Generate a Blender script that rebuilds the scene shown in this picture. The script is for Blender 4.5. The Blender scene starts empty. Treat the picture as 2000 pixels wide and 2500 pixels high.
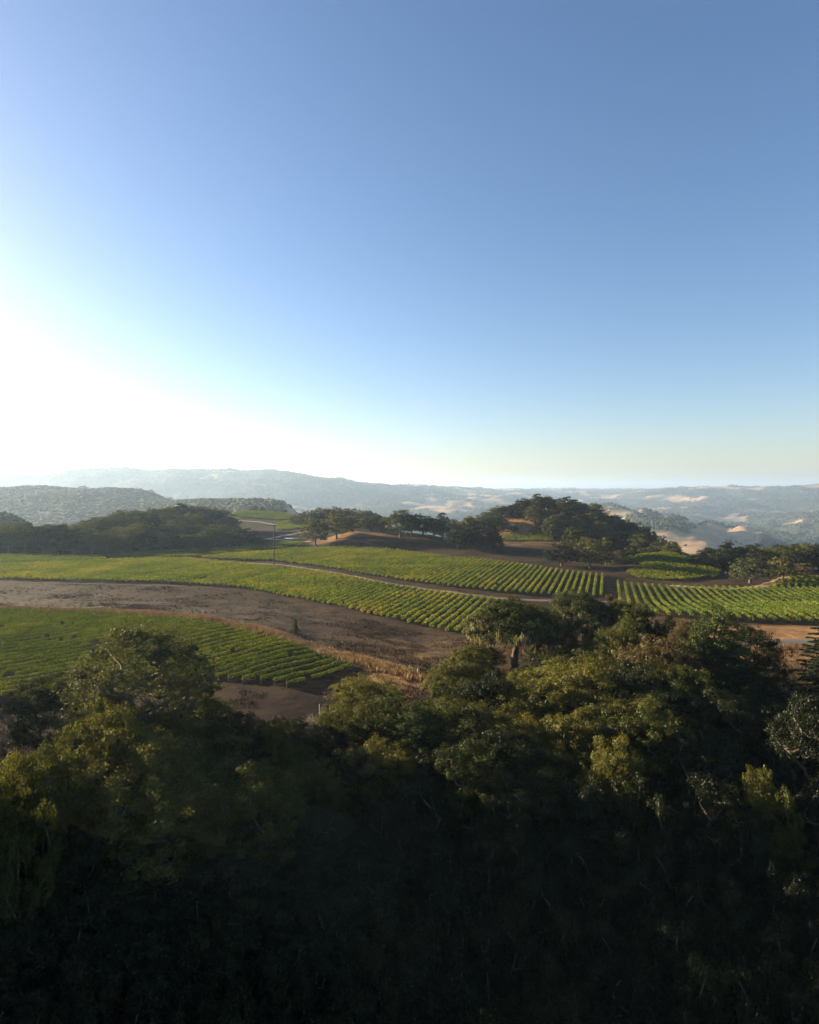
import bpy, math, random
import numpy as np
from mathutils import Vector

rng = np.random.default_rng(7)
random.seed(7)
scene = bpy.context.scene
COL = scene.collection
CAM_Z = 40.0
FPX = 1482.0           # focal length in pixels of the 2000 px wide photograph
R = math.radians
SUN_AZ, SUN_EL = R(-64.0), R(12.0)

# ------------------------------------------------------------------ helpers
def link(o):
    COL.objects.link(o)
    return o

def tag(o, label=None, cat=None, group=None, kind=None):
    if label: o["label"] = label
    if cat: o["category"] = cat
    if group: o["group"] = group
    if kind: o["kind"] = kind
    return o

def mesh_np(name, V, F, mats=(), smooth=False, attrs=None):
    V = np.asarray(V, np.float32); F = np.asarray(F, np.int32)
    n = F.shape[1]
    m = bpy.data.meshes.new(name)
    m.vertices.add(len(V)); m.vertices.foreach_set("co", V.ravel())
    m.loops.add(F.size); m.loops.foreach_set("vertex_index", F.ravel())
    m.polygons.add(len(F))
    m.polygons.foreach_set("loop_start", np.arange(len(F), dtype=np.int32) * n)
    m.polygons.foreach_set("loop_total", np.full(len(F), n, np.int32))
    if smooth:
        m.polygons.foreach_set("use_smooth", np.ones(len(F), bool))
    for k, a in (attrs or {}).items():
        at = m.attributes.new(k, 'FLOAT', 'POINT'); at.data.foreach_set("value", np.asarray(a, np.float32))
    m.update(calc_edges=True)
    for mt in mats: m.materials.append(mt)
    return m

def obj(name, mesh, parent=None):
    o = bpy.data.objects.new(name, mesh)
    link(o)
    if parent is not None: o.parent = parent
    return o

def empty(name, loc, rz=0.0):
    o = bpy.data.objects.new(name, None)
    o.empty_display_size = 0.5
    o.location = loc; o.rotation_euler = (0, 0, rz)
    return link(o)

# ------------------------------------------------------------------ noise
_perm = np.random.default_rng(11).permutation(1024)
_gr = np.random.default_rng(12).uniform(0, 2 * math.pi, 1024)
def gnoise(x, y):
    xi = np.floor(x).astype(int); yi = np.floor(y).astype(int)
    xf = x - xi; yf = y - yi
    u = xf * xf * xf * (xf * (xf * 6 - 15) + 10); v = yf * yf * yf * (yf * (yf * 6 - 15) + 10)
    def g(ix, iy, dx, dy):
        a = _gr[_perm[(_perm[ix & 1023] + iy) & 1023]]
        return np.cos(a) * dx + np.sin(a) * dy
    n00 = g(xi, yi, xf, yf); n10 = g(xi + 1, yi, xf - 1, yf)
    n01 = g(xi, yi + 1, xf, yf - 1); n11 = g(xi + 1, yi + 1, xf - 1, yf - 1)
    return 1.5 * ((n00 * (1 - u) + n10 * u) * (1 - v) + (n01 * (1 - u) + n11 * u) * v)
def fbm(x, y, o=4, gain=0.5):
    s = 0; a = 1.0
    for _ in range(o):
        s = s + a * gnoise(x, y); x = x * 2.03 + 17.3; y = y * 2.03 - 9.1; a *= gain
    return s
def sstep(a, b, x):
    t = np.clip((x - a) / (b - a), 0, 1)
    return t * t * (3 - 2 * t)

# ------------------------------------------------------------------ terrain
# depth below the camera (m) by bearing (column of the photo, px) and distance ahead (m)
COLS = {
 -500: [(0,46),(20,46),(30,44),(40,37),(48,31.6),(60,30.4),(100,29),(150,31),(200,37),(260,40),(330,41),(400,42),(520,46),(620,38),(700,28),(780,40),(950,62),(1150,30),(1350,-4),(1700,60),(2300,60),(3000,-50),(4200,40),(9000,100)],
 0:    [(0,46),(20,46),(30,44),(40,37),(48,31.6),(60,30.4),(85,30.2),(105,30),(125,29.6),(150,30.2),(175,34),(200,37.2),(235,39.4),(268,40),(320,40),(380,41),(440,41),(520,42),(580,48),(640,40),(700,28),(760,38),(850,60),(1000,60),(1180,20),(1350,-2),(1700,70),(2300,60),(3000,-58),(4200,40),(9000,100)],
 130:  [(0,46),(20,46),(30,44),(40,37),(48,31.6),(60,30.4),(85,30.6),(105,30.4),(125,30),(150,30.6),(175,34.2),(200,37.4),(235,39.6),(265,40),(330,40),(380,40.6),(440,40),(520,44),(600,56),(700,58),(800,64),(1000,62),(1180,20),(1350,-1),(1700,70),(2300,60),(3000,-84),(4200,30),(9000,100)],
 250:  [(0,46),(20,46),(30,44),(40,37),(48,31.6),(60,30.4),(85,30.8),(105,30.6),(125,30.2),(150,30.8),(175,34.4),(200,37.4),(235,39.6),(262,40),(337,40),(372,40.4),(420,39),(460,35),(500,36),(560,42),(660,60),(800,66),(1000,62),(1180,22),(1350,-3),(1700,70),(2300,60),(3000,-99),(4200,30),(9000,100)],
 345:  [(0,46),(20,46),(30,44),(40,37),(48,31.6),(60,30.4),(85,30.8),(105,30.6),(125,30.2),(146,30.6),(175,34.6),(200,37.6),(235,39.8),(258,40),(345,40),(374,40.3),(420,38),(470,32),(510,31),(570,35),(660,54),(800,66),(1000,60),(1180,26),(1350,6),(1700,70),(2300,60),(3000,-96),(4200,30),(9000,100)],
 500:  [(0,46),(20,46),(30,44),(40,37),(48,31.6),(60,30.4),(85,30.8),(105,30.7),(125,30.2),(139,30.3),(160,33),(185,37),(215,39.4),(252,40),(350,40),(390,40.2),(440,39),(500,35),(560,28),(620,30),(700,44),(850,62),(1000,45),(1120,19),(1220,28),(1400,60),(1800,75),(2300,60),(3000,-95),(4200,30),(9000,100)],
 590:  [(0,46),(20,46),(30,44),(40,37),(48,31.6),(60,30.4),(92,30.5),(115,30.5),(132,30.6),(155,33.8),(180,37.2),(205,39.2),(240,40),(350,40),(420,40.4),(460,40.4),(490,39.2),(520,38.4),(570,38.2),(640,36),(690,32.5),(750,28),(790,29),(860,50),(960,46),(1100,19),(1220,30),(1400,60),(1800,75),(2300,60),(3000,-93),(4200,30),(9000,100)],
 680:  [(0,46),(20,46),(30,44),(40,37),(48,31.6),(60,30.4),(93,30.4),(110,30.5),(125,30.8),(150,33.6),(175,36.6),(200,38.8),(226,40),(350,40),(440,40.2),(460,40.2),(490,39),(520,38.2),(580,38.4),(620,38),(670,34.6),(710,31.5),(760,28.6),(800,30),(870,50),(980,50),(1100,21),(1220,34),(1400,65),(1800,80),(2300,60),(3000,-88),(4200,30),(9000,100)],
 770:  [(0,46),(20,46),(30,44),(40,37),(48,31.6),(60,30.4),(93,30.8),(105,31),(118,31.4),(140,33.6),(165,36.4),(190,38.8),(212,39.8),(340,40),(410,40.4),(440,39.6),(470,39),(510,38.2),(545,37.8),(600,36.4),(660,34),(700,33),(760,40),(870,60),(1050,70),(1300,80),(1800,90),(2300,66),(3000,-66),(4200,20),(9000,90)],
 870:  [(0,46),(20,46),(30,44),(40,37),(48,31.6),(60,30.4),(90,31),(105,31.1),(115,31.6),(135,33.8),(160,36.6),(180,38.6),(196,39.6),(300,40),(395,40.2),(410,39.6),(440,33.4),(460,31.6),(485,34),(530,38),(580,35),(620,33.6),(680,44),(800,66),(1050,90),(1400,100),(1800,100),(2400,60),(3200,-40),(4400,20),(9000,80)],
 960:  [(0,47),(20,47),(35,44.5),(45,40),(55,34),(66,30.6),(90,30.8),(102,31),(120,32.8),(140,35.4),(160,37.8),(182,39.5),(300,40),(385,40.2),(402,38.6),(430,34.4),(455,32),(480,35),(540,42),(620,42),(720,60),(900,90),(1200,110),(1700,110),(2400,66),(3300,-22),(4400,14),(9000,70)],
 1040: [(0,47),(20,47),(35,44.5),(45,40),(55,34),(66,30.6),(90,30.6),(100,31),(115,32.6),(135,35.4),(155,38.2),(172,39.6),(300,40),(380,40.3),(400,38.8),(430,35),(450,33.4),(480,37),(540,46),(620,60),(720,76),(900,100),(1200,120),(1700,116),(2400,70),(3400,-16),(4500,8),(9000,60)],
 1160: [(0,47),(20,47),(35,44.5),(45,40),(55,34),(66,30.6),(90,30),(105,31),(120,32.6),(140,35.4),(158,38.2),(172,39.6),(300,40),(365,40.2),(395,39),(420,38.6),(450,40),(490,39.5),(520,36),(545,34),(580,40),(640,62),(760,90),(950,120),(1300,140),(1800,126),(2600,66),(3800,2),(5000,12),(9000,40)],
 1260: [(0,47),(20,47),(35,44.5),(45,40),(55,34),(66,30.6),(95,30),(110,31),(130,33),(150,35.6),(175,38.6),(200,40),(310,40.4),(380,40.6),(430,40),(470,39.4),(500,31),(525,22.5),(545,21),(580,29),(640,60),(760,100),(950,130),(1300,150),(1800,136),(2600,80),(4000,14),(6000,4),(9000,30)],
 1330: [(0,47),(20,47),(35,44.5),(45,40),(55,34),(66,30.6),(95,30),(110,31),(130,33),(150,35),(175,38),(205,40.4),(310,40.5),(380,41),(430,40.4),(465,38.6),(495,28),(520,19.6),(545,19),(585,28),(650,64),(760,106),(950,136),(1300,156),(1800,140),(2600,90),(4200,20),(6200,0),(9000,24)],
 1420: [(0,47),(20,47),(35,44.5),(45,40),(55,34),(66,30.6),(95,30.4),(110,31.4),(130,33),(150,35),(175,37.8),(205,40.4),(300,41),(340,41.6),(400,42),(440,41),(470,38.6),(500,30),(525,24),(550,25),(600,38),(680,80),(800,116),(1000,140),(1300,150),(1800,106),(2200,100),(2800,96),(4200,22),(6200,2),(9000,20)],
 1480: [(0,47),(20,47),(35,44.5),(45,40),(55,34),(66,30.6),(95,30.6),(110,31.6),(130,33),(150,34.6),(175,37.4),(205,40.2),(290,41),(340,41.6),(400,43),(440,44),(480,39.5),(510,35),(535,36),(600,60),(700,92),(850,120),(1050,140),(1300,146),(1650,82),(1900,60),(2300,90),(2900,90),(4200,20),(6000,4),(9000,16)],
 1560: [(0,47),(20,47),(35,44.5),(45,40),(55,34),(66,30.6),(95,31),(110,31.8),(130,32.6),(150,33.2),(180,36.4),(210,39.4),(258,41),(285,41.8),(318,40),(345,38.4),(375,42),(420,47),(460,48),(490,47),(520,52),(600,80),(700,104),(850,126),(1050,136),(1250,110),(1450,72),(1600,76),(1900,84),(2300,104),(2900,90),(4200,12),(6000,2),(9000,12)],
 1630: [(0,47),(20,47),(35,44.5),(45,40),(55,34),(66,30.6),(95,31),(110,31.8),(130,32.6),(157,33.2),(185,36.6),(212,39.4),(255,41),(280,42),(320,39),(345,37.2),(375,42),(420,52),(470,60),(520,66),(600,90),(700,112),(850,130),(1050,130),(1250,100),(1500,72),(1650,80),(1900,106),(2300,116),(2900,84),(4000,4),(6000,2),(9000,12)],
 1720: [(0,47),(20,47),(35,44.5),(45,40),(55,34),(66,30.6),(95,31.2),(110,31.9),(130,32.5),(153,33),(185,36.8),(212,39.4),(253,40.9),(282,42),(310,40.6),(335,40.2),(375,47),(420,56),(500,74),(600,94),(700,114),(850,132),(1050,128),(1250,104),(1480,80),(1650,92),(1900,120),(2300,126),(2900,80),(3900,-8),(5200,0),(9000,6)],
 1800: [(0,47),(20,47),(35,44.5),(45,40),(55,34),(66,30.6),(95,31.4),(110,32),(130,32.4),(150,32.9),(185,36.8),(212,39.4),(250,40.8),(290,42),(330,44),(375,50),(420,58),(500,74),(600,94),(700,114),(850,134),(1050,136),(1300,122),(1500,104),(1650,116),(1900,136),(2300,134),(2900,76),(3800,-14),(5200,0),(9000,0)],
 1900: [(0,47),(20,47),(35,44.5),(45,40),(55,34),(66,30.6),(95,31.4),(110,32),(130,32.4),(150,32.9),(185,36.8),(212,39.4),(248,40.6),(290,42),(330,44),(375,50),(420,58),(500,76),(600,98),(700,118),(850,138),(1050,146),(1300,146),(1600,138),(1900,126),(2200,112),(2500,118),(2900,70),(3600,-8),(5200,0),(9000,0)],
 2000: [(0,47),(20,47),(35,44.5),(45,40),(55,34),(66,30.6),(95,31.4),(110,32),(130,32.4),(148,33),(185,36.8),(212,39.2),(245,40.2),(290,41.6),(330,44),(375,50),(420,58),(500,76),(600,98),(700,120),(850,140),(1050,150),(1300,156),(1600,146),(1900,110),(2200,88),(2500,96),(2900,50),(3500,-27),(5200,0),(9000,0)],
 2500: [(0,47),(20,47),(35,44.5),(45,40),(55,34),(66,30.6),(100,31.6),(150,33),(200,38),(260,40),(330,43),(420,54),(600,90),(1000,140),(1400,150),(2000,70),(2400,80),(3200,-40),(5200,0),(9000,0)],
}
BACK = [(0,46),(20,46),(60,40),(100,31),(200,36),(400,44),(700,60),(1200,60),(2000,30),(3500,0),(6000,20),(9000,20)]
SIDE_L = [(0,46),(20,46),(60,40),(100,31),(150,34),(220,39),(300,41),(450,46),(700,60),(1000,55),(1500,20),(2300,50),(3500,-10),(6000,20),(9000,40)]
SIDE_R = [(0,46),(20,46),(60,40),(100,32),(200,38),(330,44),(600,84),(1000,120),(2000,80),(3200,-20),(6000,0),(9000,0)]

def pchip(x, y, xq):
    x = np.asarray(x, float); y = np.asarray(y, float)
    h = np.diff(x); d = np.diff(y, axis=0) / (h[:, None] if y.ndim > 1 else h)
    m = np.zeros_like(y)
    hh = h[:, None] if y.ndim > 1 else h
    w1 = 2 * hh[1:] + hh[:-1]; w2 = hh[1:] + 2 * hh[:-1]
    pos = (d[:-1] * d[1:]) > 0
    with np.errstate(divide='ignore', invalid='ignore'):
        hm = (w1 + w2) / (w1 / d[:-1] + w2 / d[1:])
    m[1:-1] = np.where(pos, hm, 0)
    m[0] = d[0]; m[-1] = d[-1]
    i = np.clip(np.searchsorted(x, xq) - 1, 0, len(x) - 2)
    t = (xq - x[i]) / h[i]; hi = h[i]
    if y.ndim > 1: t = t[:, None]; hi = hi[:, None]
    t = np.clip(t, 0, 1)
    return (y[i] * (1 + 2 * t) * (1 - t) ** 2 + m[i] * hi * t * (1 - t) ** 2 + y[i + 1] * t * t * (3 - 2 * t) - m[i + 1] * hi * t * t * (1 - t))

LR = lambda r: np.log(np.asarray(r, float) + 30.0)
NR, NT = 900, 1441
_lg = np.linspace(LR(0.0), LR(9000.0), NR)
_th = np.linspace(-math.pi, math.pi, NT)
def _prof(p):
    return pchip(LR([a for a, _ in p]), [b for _, b in p], _lg)
_c = [(-math.pi, BACK), (R(-115), BACK), (R(-80), SIDE_L), (R(-60), SIDE_L)]
_c += [(math.atan((px - 1000) / FPX), p) for px, p in sorted(COLS.items())]
_c += [(R(62), SIDE_R), (R(90), SIDE_R), (R(120), BACK), (math.pi, BACK)]
_T = pchip([a for a, _ in _c], np.array([_prof(p) for _, p in _c]), _th)   # NT x NR

POND = (-80.0, 490.0, 21.0, 15.0, 0.9)     # x, y, half width, half depth, water level
R0, FX = 900.0, 2.6          # beyond R0 the land is stretched: table distances count FX times
def squeeze(r): return np.where(r > R0, R0 + (r - R0) / FX, r)
def stretch(r): return np.where(np.asarray(r) > R0, R0 + (np.asarray(r) - R0) * FX, r)
def H(x, y):
    x = np.asarray(x, float); y = np.asarray(y, float)
    r = np.maximum(np.hypot(x, y), 1e-6); q = squeeze(r) / r
    return CAM_Z + (_H(x * q, y * q) - CAM_Z) / q
def _H(x, y, rough=True):
    x = np.asarray(x, float); y = np.asarray(y, float)
    th = np.arctan2(x, y); r = np.hypot(x, y)
    rho = r * np.cos(np.minimum(np.abs(th), R(45)))
    a = np.clip((th + math.pi) / (2 * math.pi) * (NT - 1), 0, NT - 1.001); b = np.clip((LR(rho) - _lg[0]) / (_lg[-1] - _lg[0]) * (NR - 1), 0, NR - 1.001)
    ai = a.astype(int); bi = b.astype(int); fa = a - ai; fb = b - bi
    h = (_T[ai, bi] * (1 - fa) + _T[ai + 1, bi] * fa) * (1 - fb) + (_T[ai, bi + 1] * (1 - fa) + _T[ai + 1, bi + 1] * fa) * fb
    z = CAM_Z - h
    # unseen rise added left of the view to shade the foreground
    for cx, cy, am, sx, sy in ((-92, 60, 30, 24, 14), (-100, 36, 32, 28, 24), (-112, 0, 32, 34, 36), (-150, 12, 18, 50, 50)):
        z = z + am * np.exp(-((x - cx) / sx) ** 2 - ((y - cy) / sy) ** 2)
    e = np.hypot((x - POND[0]) / POND[2], (y - POND[1]) / POND[3])
    w = 1 - sstep(0.9, 1.5, e)
    z = z * (1 - w) + w * (POND[4] + 0.5 - 2.0 * (1 - sstep(0.8, 1.06, e)))
    if rough:
        z = z + 0.22 * fbm(x / 14, y / 14, 3) * sstep(20, 60, r)
        f = sstep(800, 1700, r)
        rid = 1 - np.abs(fbm(x / 520 + 3.1, y / 520 - 1.7, 4, 0.5))
        z = z + f * (30 * (rid - 0.72) + 12 * fbm(x / 190, y / 190, 3) + 40 * np.exp(-((r - 1750) / 600) ** 2) * sstep(0.1, 0.3, th) * fbm(x / 140 + 5, y / 140 + 3, 4)) * (0.5 + 0.5 * sstep(1200, 3000, r))
    return z

def W(px, Y):
    "ground point at photo column px and Y metres ahead"
    x = (px - 1000) / FPX * Y
    return x, Y, float(H(x, Y))

def wood_mask(x, y):
    "1 where the far hills carry trees, 0 on open golden grass"
    q = squeeze(np.hypot(x, y)) / np.maximum(np.hypot(x, y), 1e-6); x = x * q; y = y * q
    r = np.hypot(x, y); px = 1000 + FPX * x / np.maximum(y, 1)
    n = fbm(x / 260 + 40, y / 260 + 7, 4) + 0.25 * fbm(x / 70, y / 70, 2)
    bias = np.full_like(r, 0.40) + 0.30 * sstep(950, 600, px) * sstep(1150, 1350, r) + 0.7 * sstep(620, 520, px) * sstep(880, 1020, r) * sstep(2600, 2200, r)
    gold = np.exp(-((px - 1720) / 200) ** 2 - ((r - 1650) / 380) ** 2)
    gold2 = np.exp(-((px - 1540) / 90) ** 2 - ((r - 2050) / 300) ** 2)
    crest = np.exp(-((px - 1120) / 190) ** 2 - ((r - 3200) / 700) ** 2)
    crest2 = np.exp(-((px - 600) / 130) ** 2 - ((r - 1180) / 100) ** 2)
    ridge2 = (px < 520) * np.exp(-((r - 1450) / 260) ** 2)
    bias = bias + 0.0 * ridge2 - 0.62 * gold - 0.55 * gold2 - 0.30 * crest - 0.5 * crest2 - 0.12 * sstep(1300, 900, r)
    return sstep(-0.07, 0.07, n + bias)

# ------------------------------------------------------------------ materials
def nodes_of(name):
    m = bpy.data.materials.new(name); m.use_nodes = True
    nt = m.node_tree; nt.nodes.clear()
    out = nt.nodes.new('ShaderNodeOutputMaterial')
    return m, nt, out
def nd(nt, t, **kw):
    n = nt.nodes.new(t)
    for k, v in kw.items():
        if k in n.inputs: n.inputs[k].default_value = v
        else: setattr(n, k, v)
    return n
def ramp(nt, fac, stops):
    r = nt.nodes.new('ShaderNodeValToRGB')
    el = r.color_ramp.elements
    while len(el) > 1: el.remove(el[0])
    el[0].position = stops[0][0]; el[0].color = (*stops[0][1], 1)
    for p, c in stops[1:]:
        e = el.new(p); e.color = (*c, 1)
    nt.links.new(fac, r.inputs['Fac'])
    return r
def mix(nt, fac, a, b, mode='MIX'):
    m = nt.nodes.new('ShaderNodeMix'); m.data_type = 'RGBA'; m.blend_type = mode
    for s, v in ((m.inputs[0], fac), (m.inputs[6], a), (m.inputs[7], b)):
        if hasattr(v, 'links'): nt.links.new(v, s)
        else: s.default_value = v if not isinstance(v, tuple) else (*v, 1)
    return m.outputs[2]
def noise(nt, vec, scale, detail=3.0, rough=0.55):
    n = nd(nt, 'ShaderNodeTexNoise'); n.inputs['Scale'].default_value = scale
    n.inputs['Detail'].default_value = detail; n.inputs['Roughness'].default_value = rough
    if vec is not None: nt.links.new(vec, n.inputs['Vector'])
    return n.outputs['Fac']

def leaf_mat(name, stops, transl=0.35, spread=0.5, world=False, scale=0.9):
    m, nt, out = nodes_of(name)
    tc = nd(nt, 'ShaderNodeTexCoord'); gi = nd(nt, 'ShaderNodeObjectInfo'); ge = nd(nt, 'ShaderNodeNewGeometry')
    vec = ge.outputs['Position'] if world else tc.outputs['Object']
    n1 = noise(nt, vec, scale, 3); n2 = noise(nt, vec, scale * 9, 1)
    a = nd(nt, 'ShaderNodeMath', operation='MULTIPLY_ADD'); nt.links.new(n2, a.inputs[0]); a.inputs[1].default_value = 0.5; nt.links.new(n1, a.inputs[2])
    b = nd(nt, 'ShaderNodeMath', operation='MULTIPLY_ADD'); nt.links.new(gi.outputs['Random'], b.inputs[0]); b.inputs[1].default_value = spread; nt.links.new(a.outputs[0], b.inputs[2])
    c = nd(nt, 'ShaderNodeMath', operation='SUBTRACT'); nt.links.new(b.outputs[0], c.inputs[0]); c.inputs[1].default_value = 0.25 + spread / 2
    rp = ramp(nt, c.outputs[0], stops)
    d = nd(nt, 'ShaderNodeBsdfDiffuse'); t = nd(nt, 'ShaderNodeBsdfTranslucent'); g = nd(nt, 'ShaderNodeBsdfGlossy'); g.inputs['Roughness'].default_value = 0.5
    g.inputs['Color'].default_value = (0.5, 0.5, 0.5, 1)
    nt.links.new(rp.outputs[0], d.inputs[0])
    tcx = mix(nt, 1.0, rp.outputs[0], (1.25, 1.2, 0.6), 'MULTIPLY'); nt.links.new(tcx, t.inputs[0])
    s = nd(nt, 'ShaderNodeMixShader'); s.inputs[0].default_value = transl
    nt.links.new(d.outputs[0], s.inputs[1]); nt.links.new(t.outputs[0], s.inputs[2])
    s2 = nd(nt, 'ShaderNodeMixShader'); s2.inputs[0].default_value = 0.02
    nt.links.new(s.outputs[0], s2.inputs[1]); nt.links.new(g.outputs[0], s2.inputs[2])
    nt.links.new(s2.outputs[0], out.inputs[0])
    return m

def simple_mat(name, c1, c2, scale=3.0, rough=0.9, bump=0.0, coord='Object', stretch=None):
    m, nt, out = nodes_of(name)
    tc = nd(nt, 'ShaderNodeTexCoord'); ge = nd(nt, 'ShaderNodeNewGeometry')
    vec = tc.outputs['Object'] if coord == 'Object' else ge.outputs['Position']
    if stretch:
        mp = nd(nt, 'ShaderNodeMapping'); mp.inputs['Scale'].default_value = stretch; nt.links.new(vec, mp.inputs[0]); vec = mp.outputs[0]
    n = noise(nt, vec, scale, 5)
    rp = ramp(nt, n, [(0.3, c1), (0.7, c2)])
    p = nd(nt, 'ShaderNodeBsdfPrincipled'); p.inputs['Roughness'].default_value = rough; p.inputs['Specular IOR Level'].default_value = 0.2
    nt.links.new(rp.outputs[0], p.inputs['Base Color'])
    if bump:
        b = nd(nt, 'ShaderNodeBump'); b.inputs['Strength'].default_value = bump; b.inputs['Distance'].default_value = 0.1
        nt.links.new(n, b.inputs['Height']); nt.links.new(b.outputs[0], p.inputs['Normal'])
    nt.links.new(p.outputs[0], out.inputs[0])
    return m

M = {}
M['oak'] = leaf_mat('oak_leaves', [(0.25, (0.030, 0.040, 0.010)), (0.5, (0.055, 0.062, 0.014)), (0.75, (0.10, 0.095, 0.020))])
M['yellow_oak'] = leaf_mat('yellowing_oak_leaves', [(0.25, (0.048, 0.058, 0.012)), (0.5, (0.082, 0.086, 0.018)), (0.75, (0.135, 0.118, 0.026))])
M['grey_oak'] = leaf_mat('grey_green_leaves', [(0.25, (0.032, 0.042, 0.018)), (0.5, (0.052, 0.062, 0.026)), (0.75, (0.085, 0.09, 0.036))])
M['brown_oak'] = leaf_mat('browning_oak_leaves', [(0.25, (0.055, 0.045, 0.018)), (0.5, (0.085, 0.068, 0.026)), (0.75, (0.12, 0.09, 0.036))])
M['bay'] = leaf_mat('bay_leaves', [(0.25, (0.030, 0.046, 0.013)), (0.5, (0.046, 0.065, 0.017)), (0.75, (0.07, 0.088, 0.023))])
M['dark'] = leaf_mat('dark_shaded_leaves', [(0.25, (0.010, 0.015, 0.006)), (0.5, (0.016, 0.022, 0.008)), (0.75, (0.026, 0.032, 0.011))])  # dark foliage, deepened further so its colour carries the foreground shade
M['conifer'] = leaf_mat('conifer_needles', [(0.25, (0.012, 0.020, 0.009)), (0.5, (0.02, 0.03, 0.012)), (0.75, (0.035, 0.042, 0.018))], transl=0.15)
M['moss'] = leaf_mat('pale_lichen', [(0.2, (0.16, 0.15, 0.08)), (0.6, (0.26, 0.24, 0.13)), (0.9, (0.34, 0.31, 0.18))], transl=0.3)
M['vine'] = leaf_mat('grapevine_leaves', [(0.2, (0.052, 0.085, 0.010)), (0.5, (0.09, 0.125, 0.014)), (0.8, (0.15, 0.17, 0.020))], transl=0.4, world=True, scale=0.05, spread=0.12)
M['vine_yellow'] = leaf_mat('yellowing_grapevine_leaves', [(0.2, (0.060, 0.095, 0.010)), (0.46, (0.115, 0.152, 0.014)), (0.68, (0.19, 0.19, 0.018)), (0.86, (0.26, 0.18, 0.018))], transl=0.4, world=True, scale=0.035, spread=0.12)
M['vine_lush'] = leaf_mat('lush_grapevine_leaves', [(0.2, (0.052, 0.085, 0.010)), (0.5, (0.095, 0.130, 0.014)), (0.8, (0.18, 0.205, 0.020))], transl=0.36, world=True, scale=0.05, spread=0.12)
M['bark'] = simple_mat('bark', (0.05, 0.04, 0.032), (0.15, 0.12, 0.095), 6, 0.95, 0.4, stretch=(1, 1, 0.25))
M['dead'] = simple_mat('dead_twigs', (0.14, 0.11, 0.09), (0.26, 0.21, 0.18), 3, 0.95)
M['pole'] = simple_mat('weathered_pole_wood', (0.03, 0.021, 0.015), (0.07, 0.05, 0.035), 8, 0.9, 0.2, stretch=(1, 1, 0.1))
M['white'] = simple_mat('white_paint', (0.40, 0.40, 0.38), (0.62, 0.62, 0.60), 5, 0.6)
M['porcelain'] = simple_mat('insulator_glaze', (0.10, 0.05, 0.03), (0.2, 0.12, 0.08), 5, 0.3)
M['post'] = simple_mat('trellis_post_wood', (0.10, 0.08, 0.06), (0.2, 0.16, 0.12), 5, 0.9)
M['track'] = simple_mat('track_dust', (0.10, 0.073, 0.05), (0.17, 0.122, 0.08), 0.8, 1.0, 0.3, 'World')
M['goldtrack'] = simple_mat('tan_track_dust', (0.22, 0.15, 0.085), (0.34, 0.24, 0.14), 0.8, 1.0, 0.3, 'World')
M['gravel'] = simple_mat('gravel_road_dust', (0.085, 0.078, 0.062), (0.14, 0.122, 0.09), 1.5, 1.0, 0.3, 'World')
M['rut'] = simple_mat('rut_soil', (0.016, 0.012, 0.009), (0.034, 0.025, 0.017), 1.2, 1.0, 0.3, 'World')
M['gold'] = simple_mat('golden_dry_grass', (0.24, 0.15, 0.06), (0.46, 0.33, 0.16), 0.5, 1.0, 0, 'World')
M['weed'] = simple_mat('brown_dry_weeds', (0.055, 0.034, 0.018), (0.12, 0.072, 0.034), 0.25, 1.0, 0, 'World')

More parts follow.
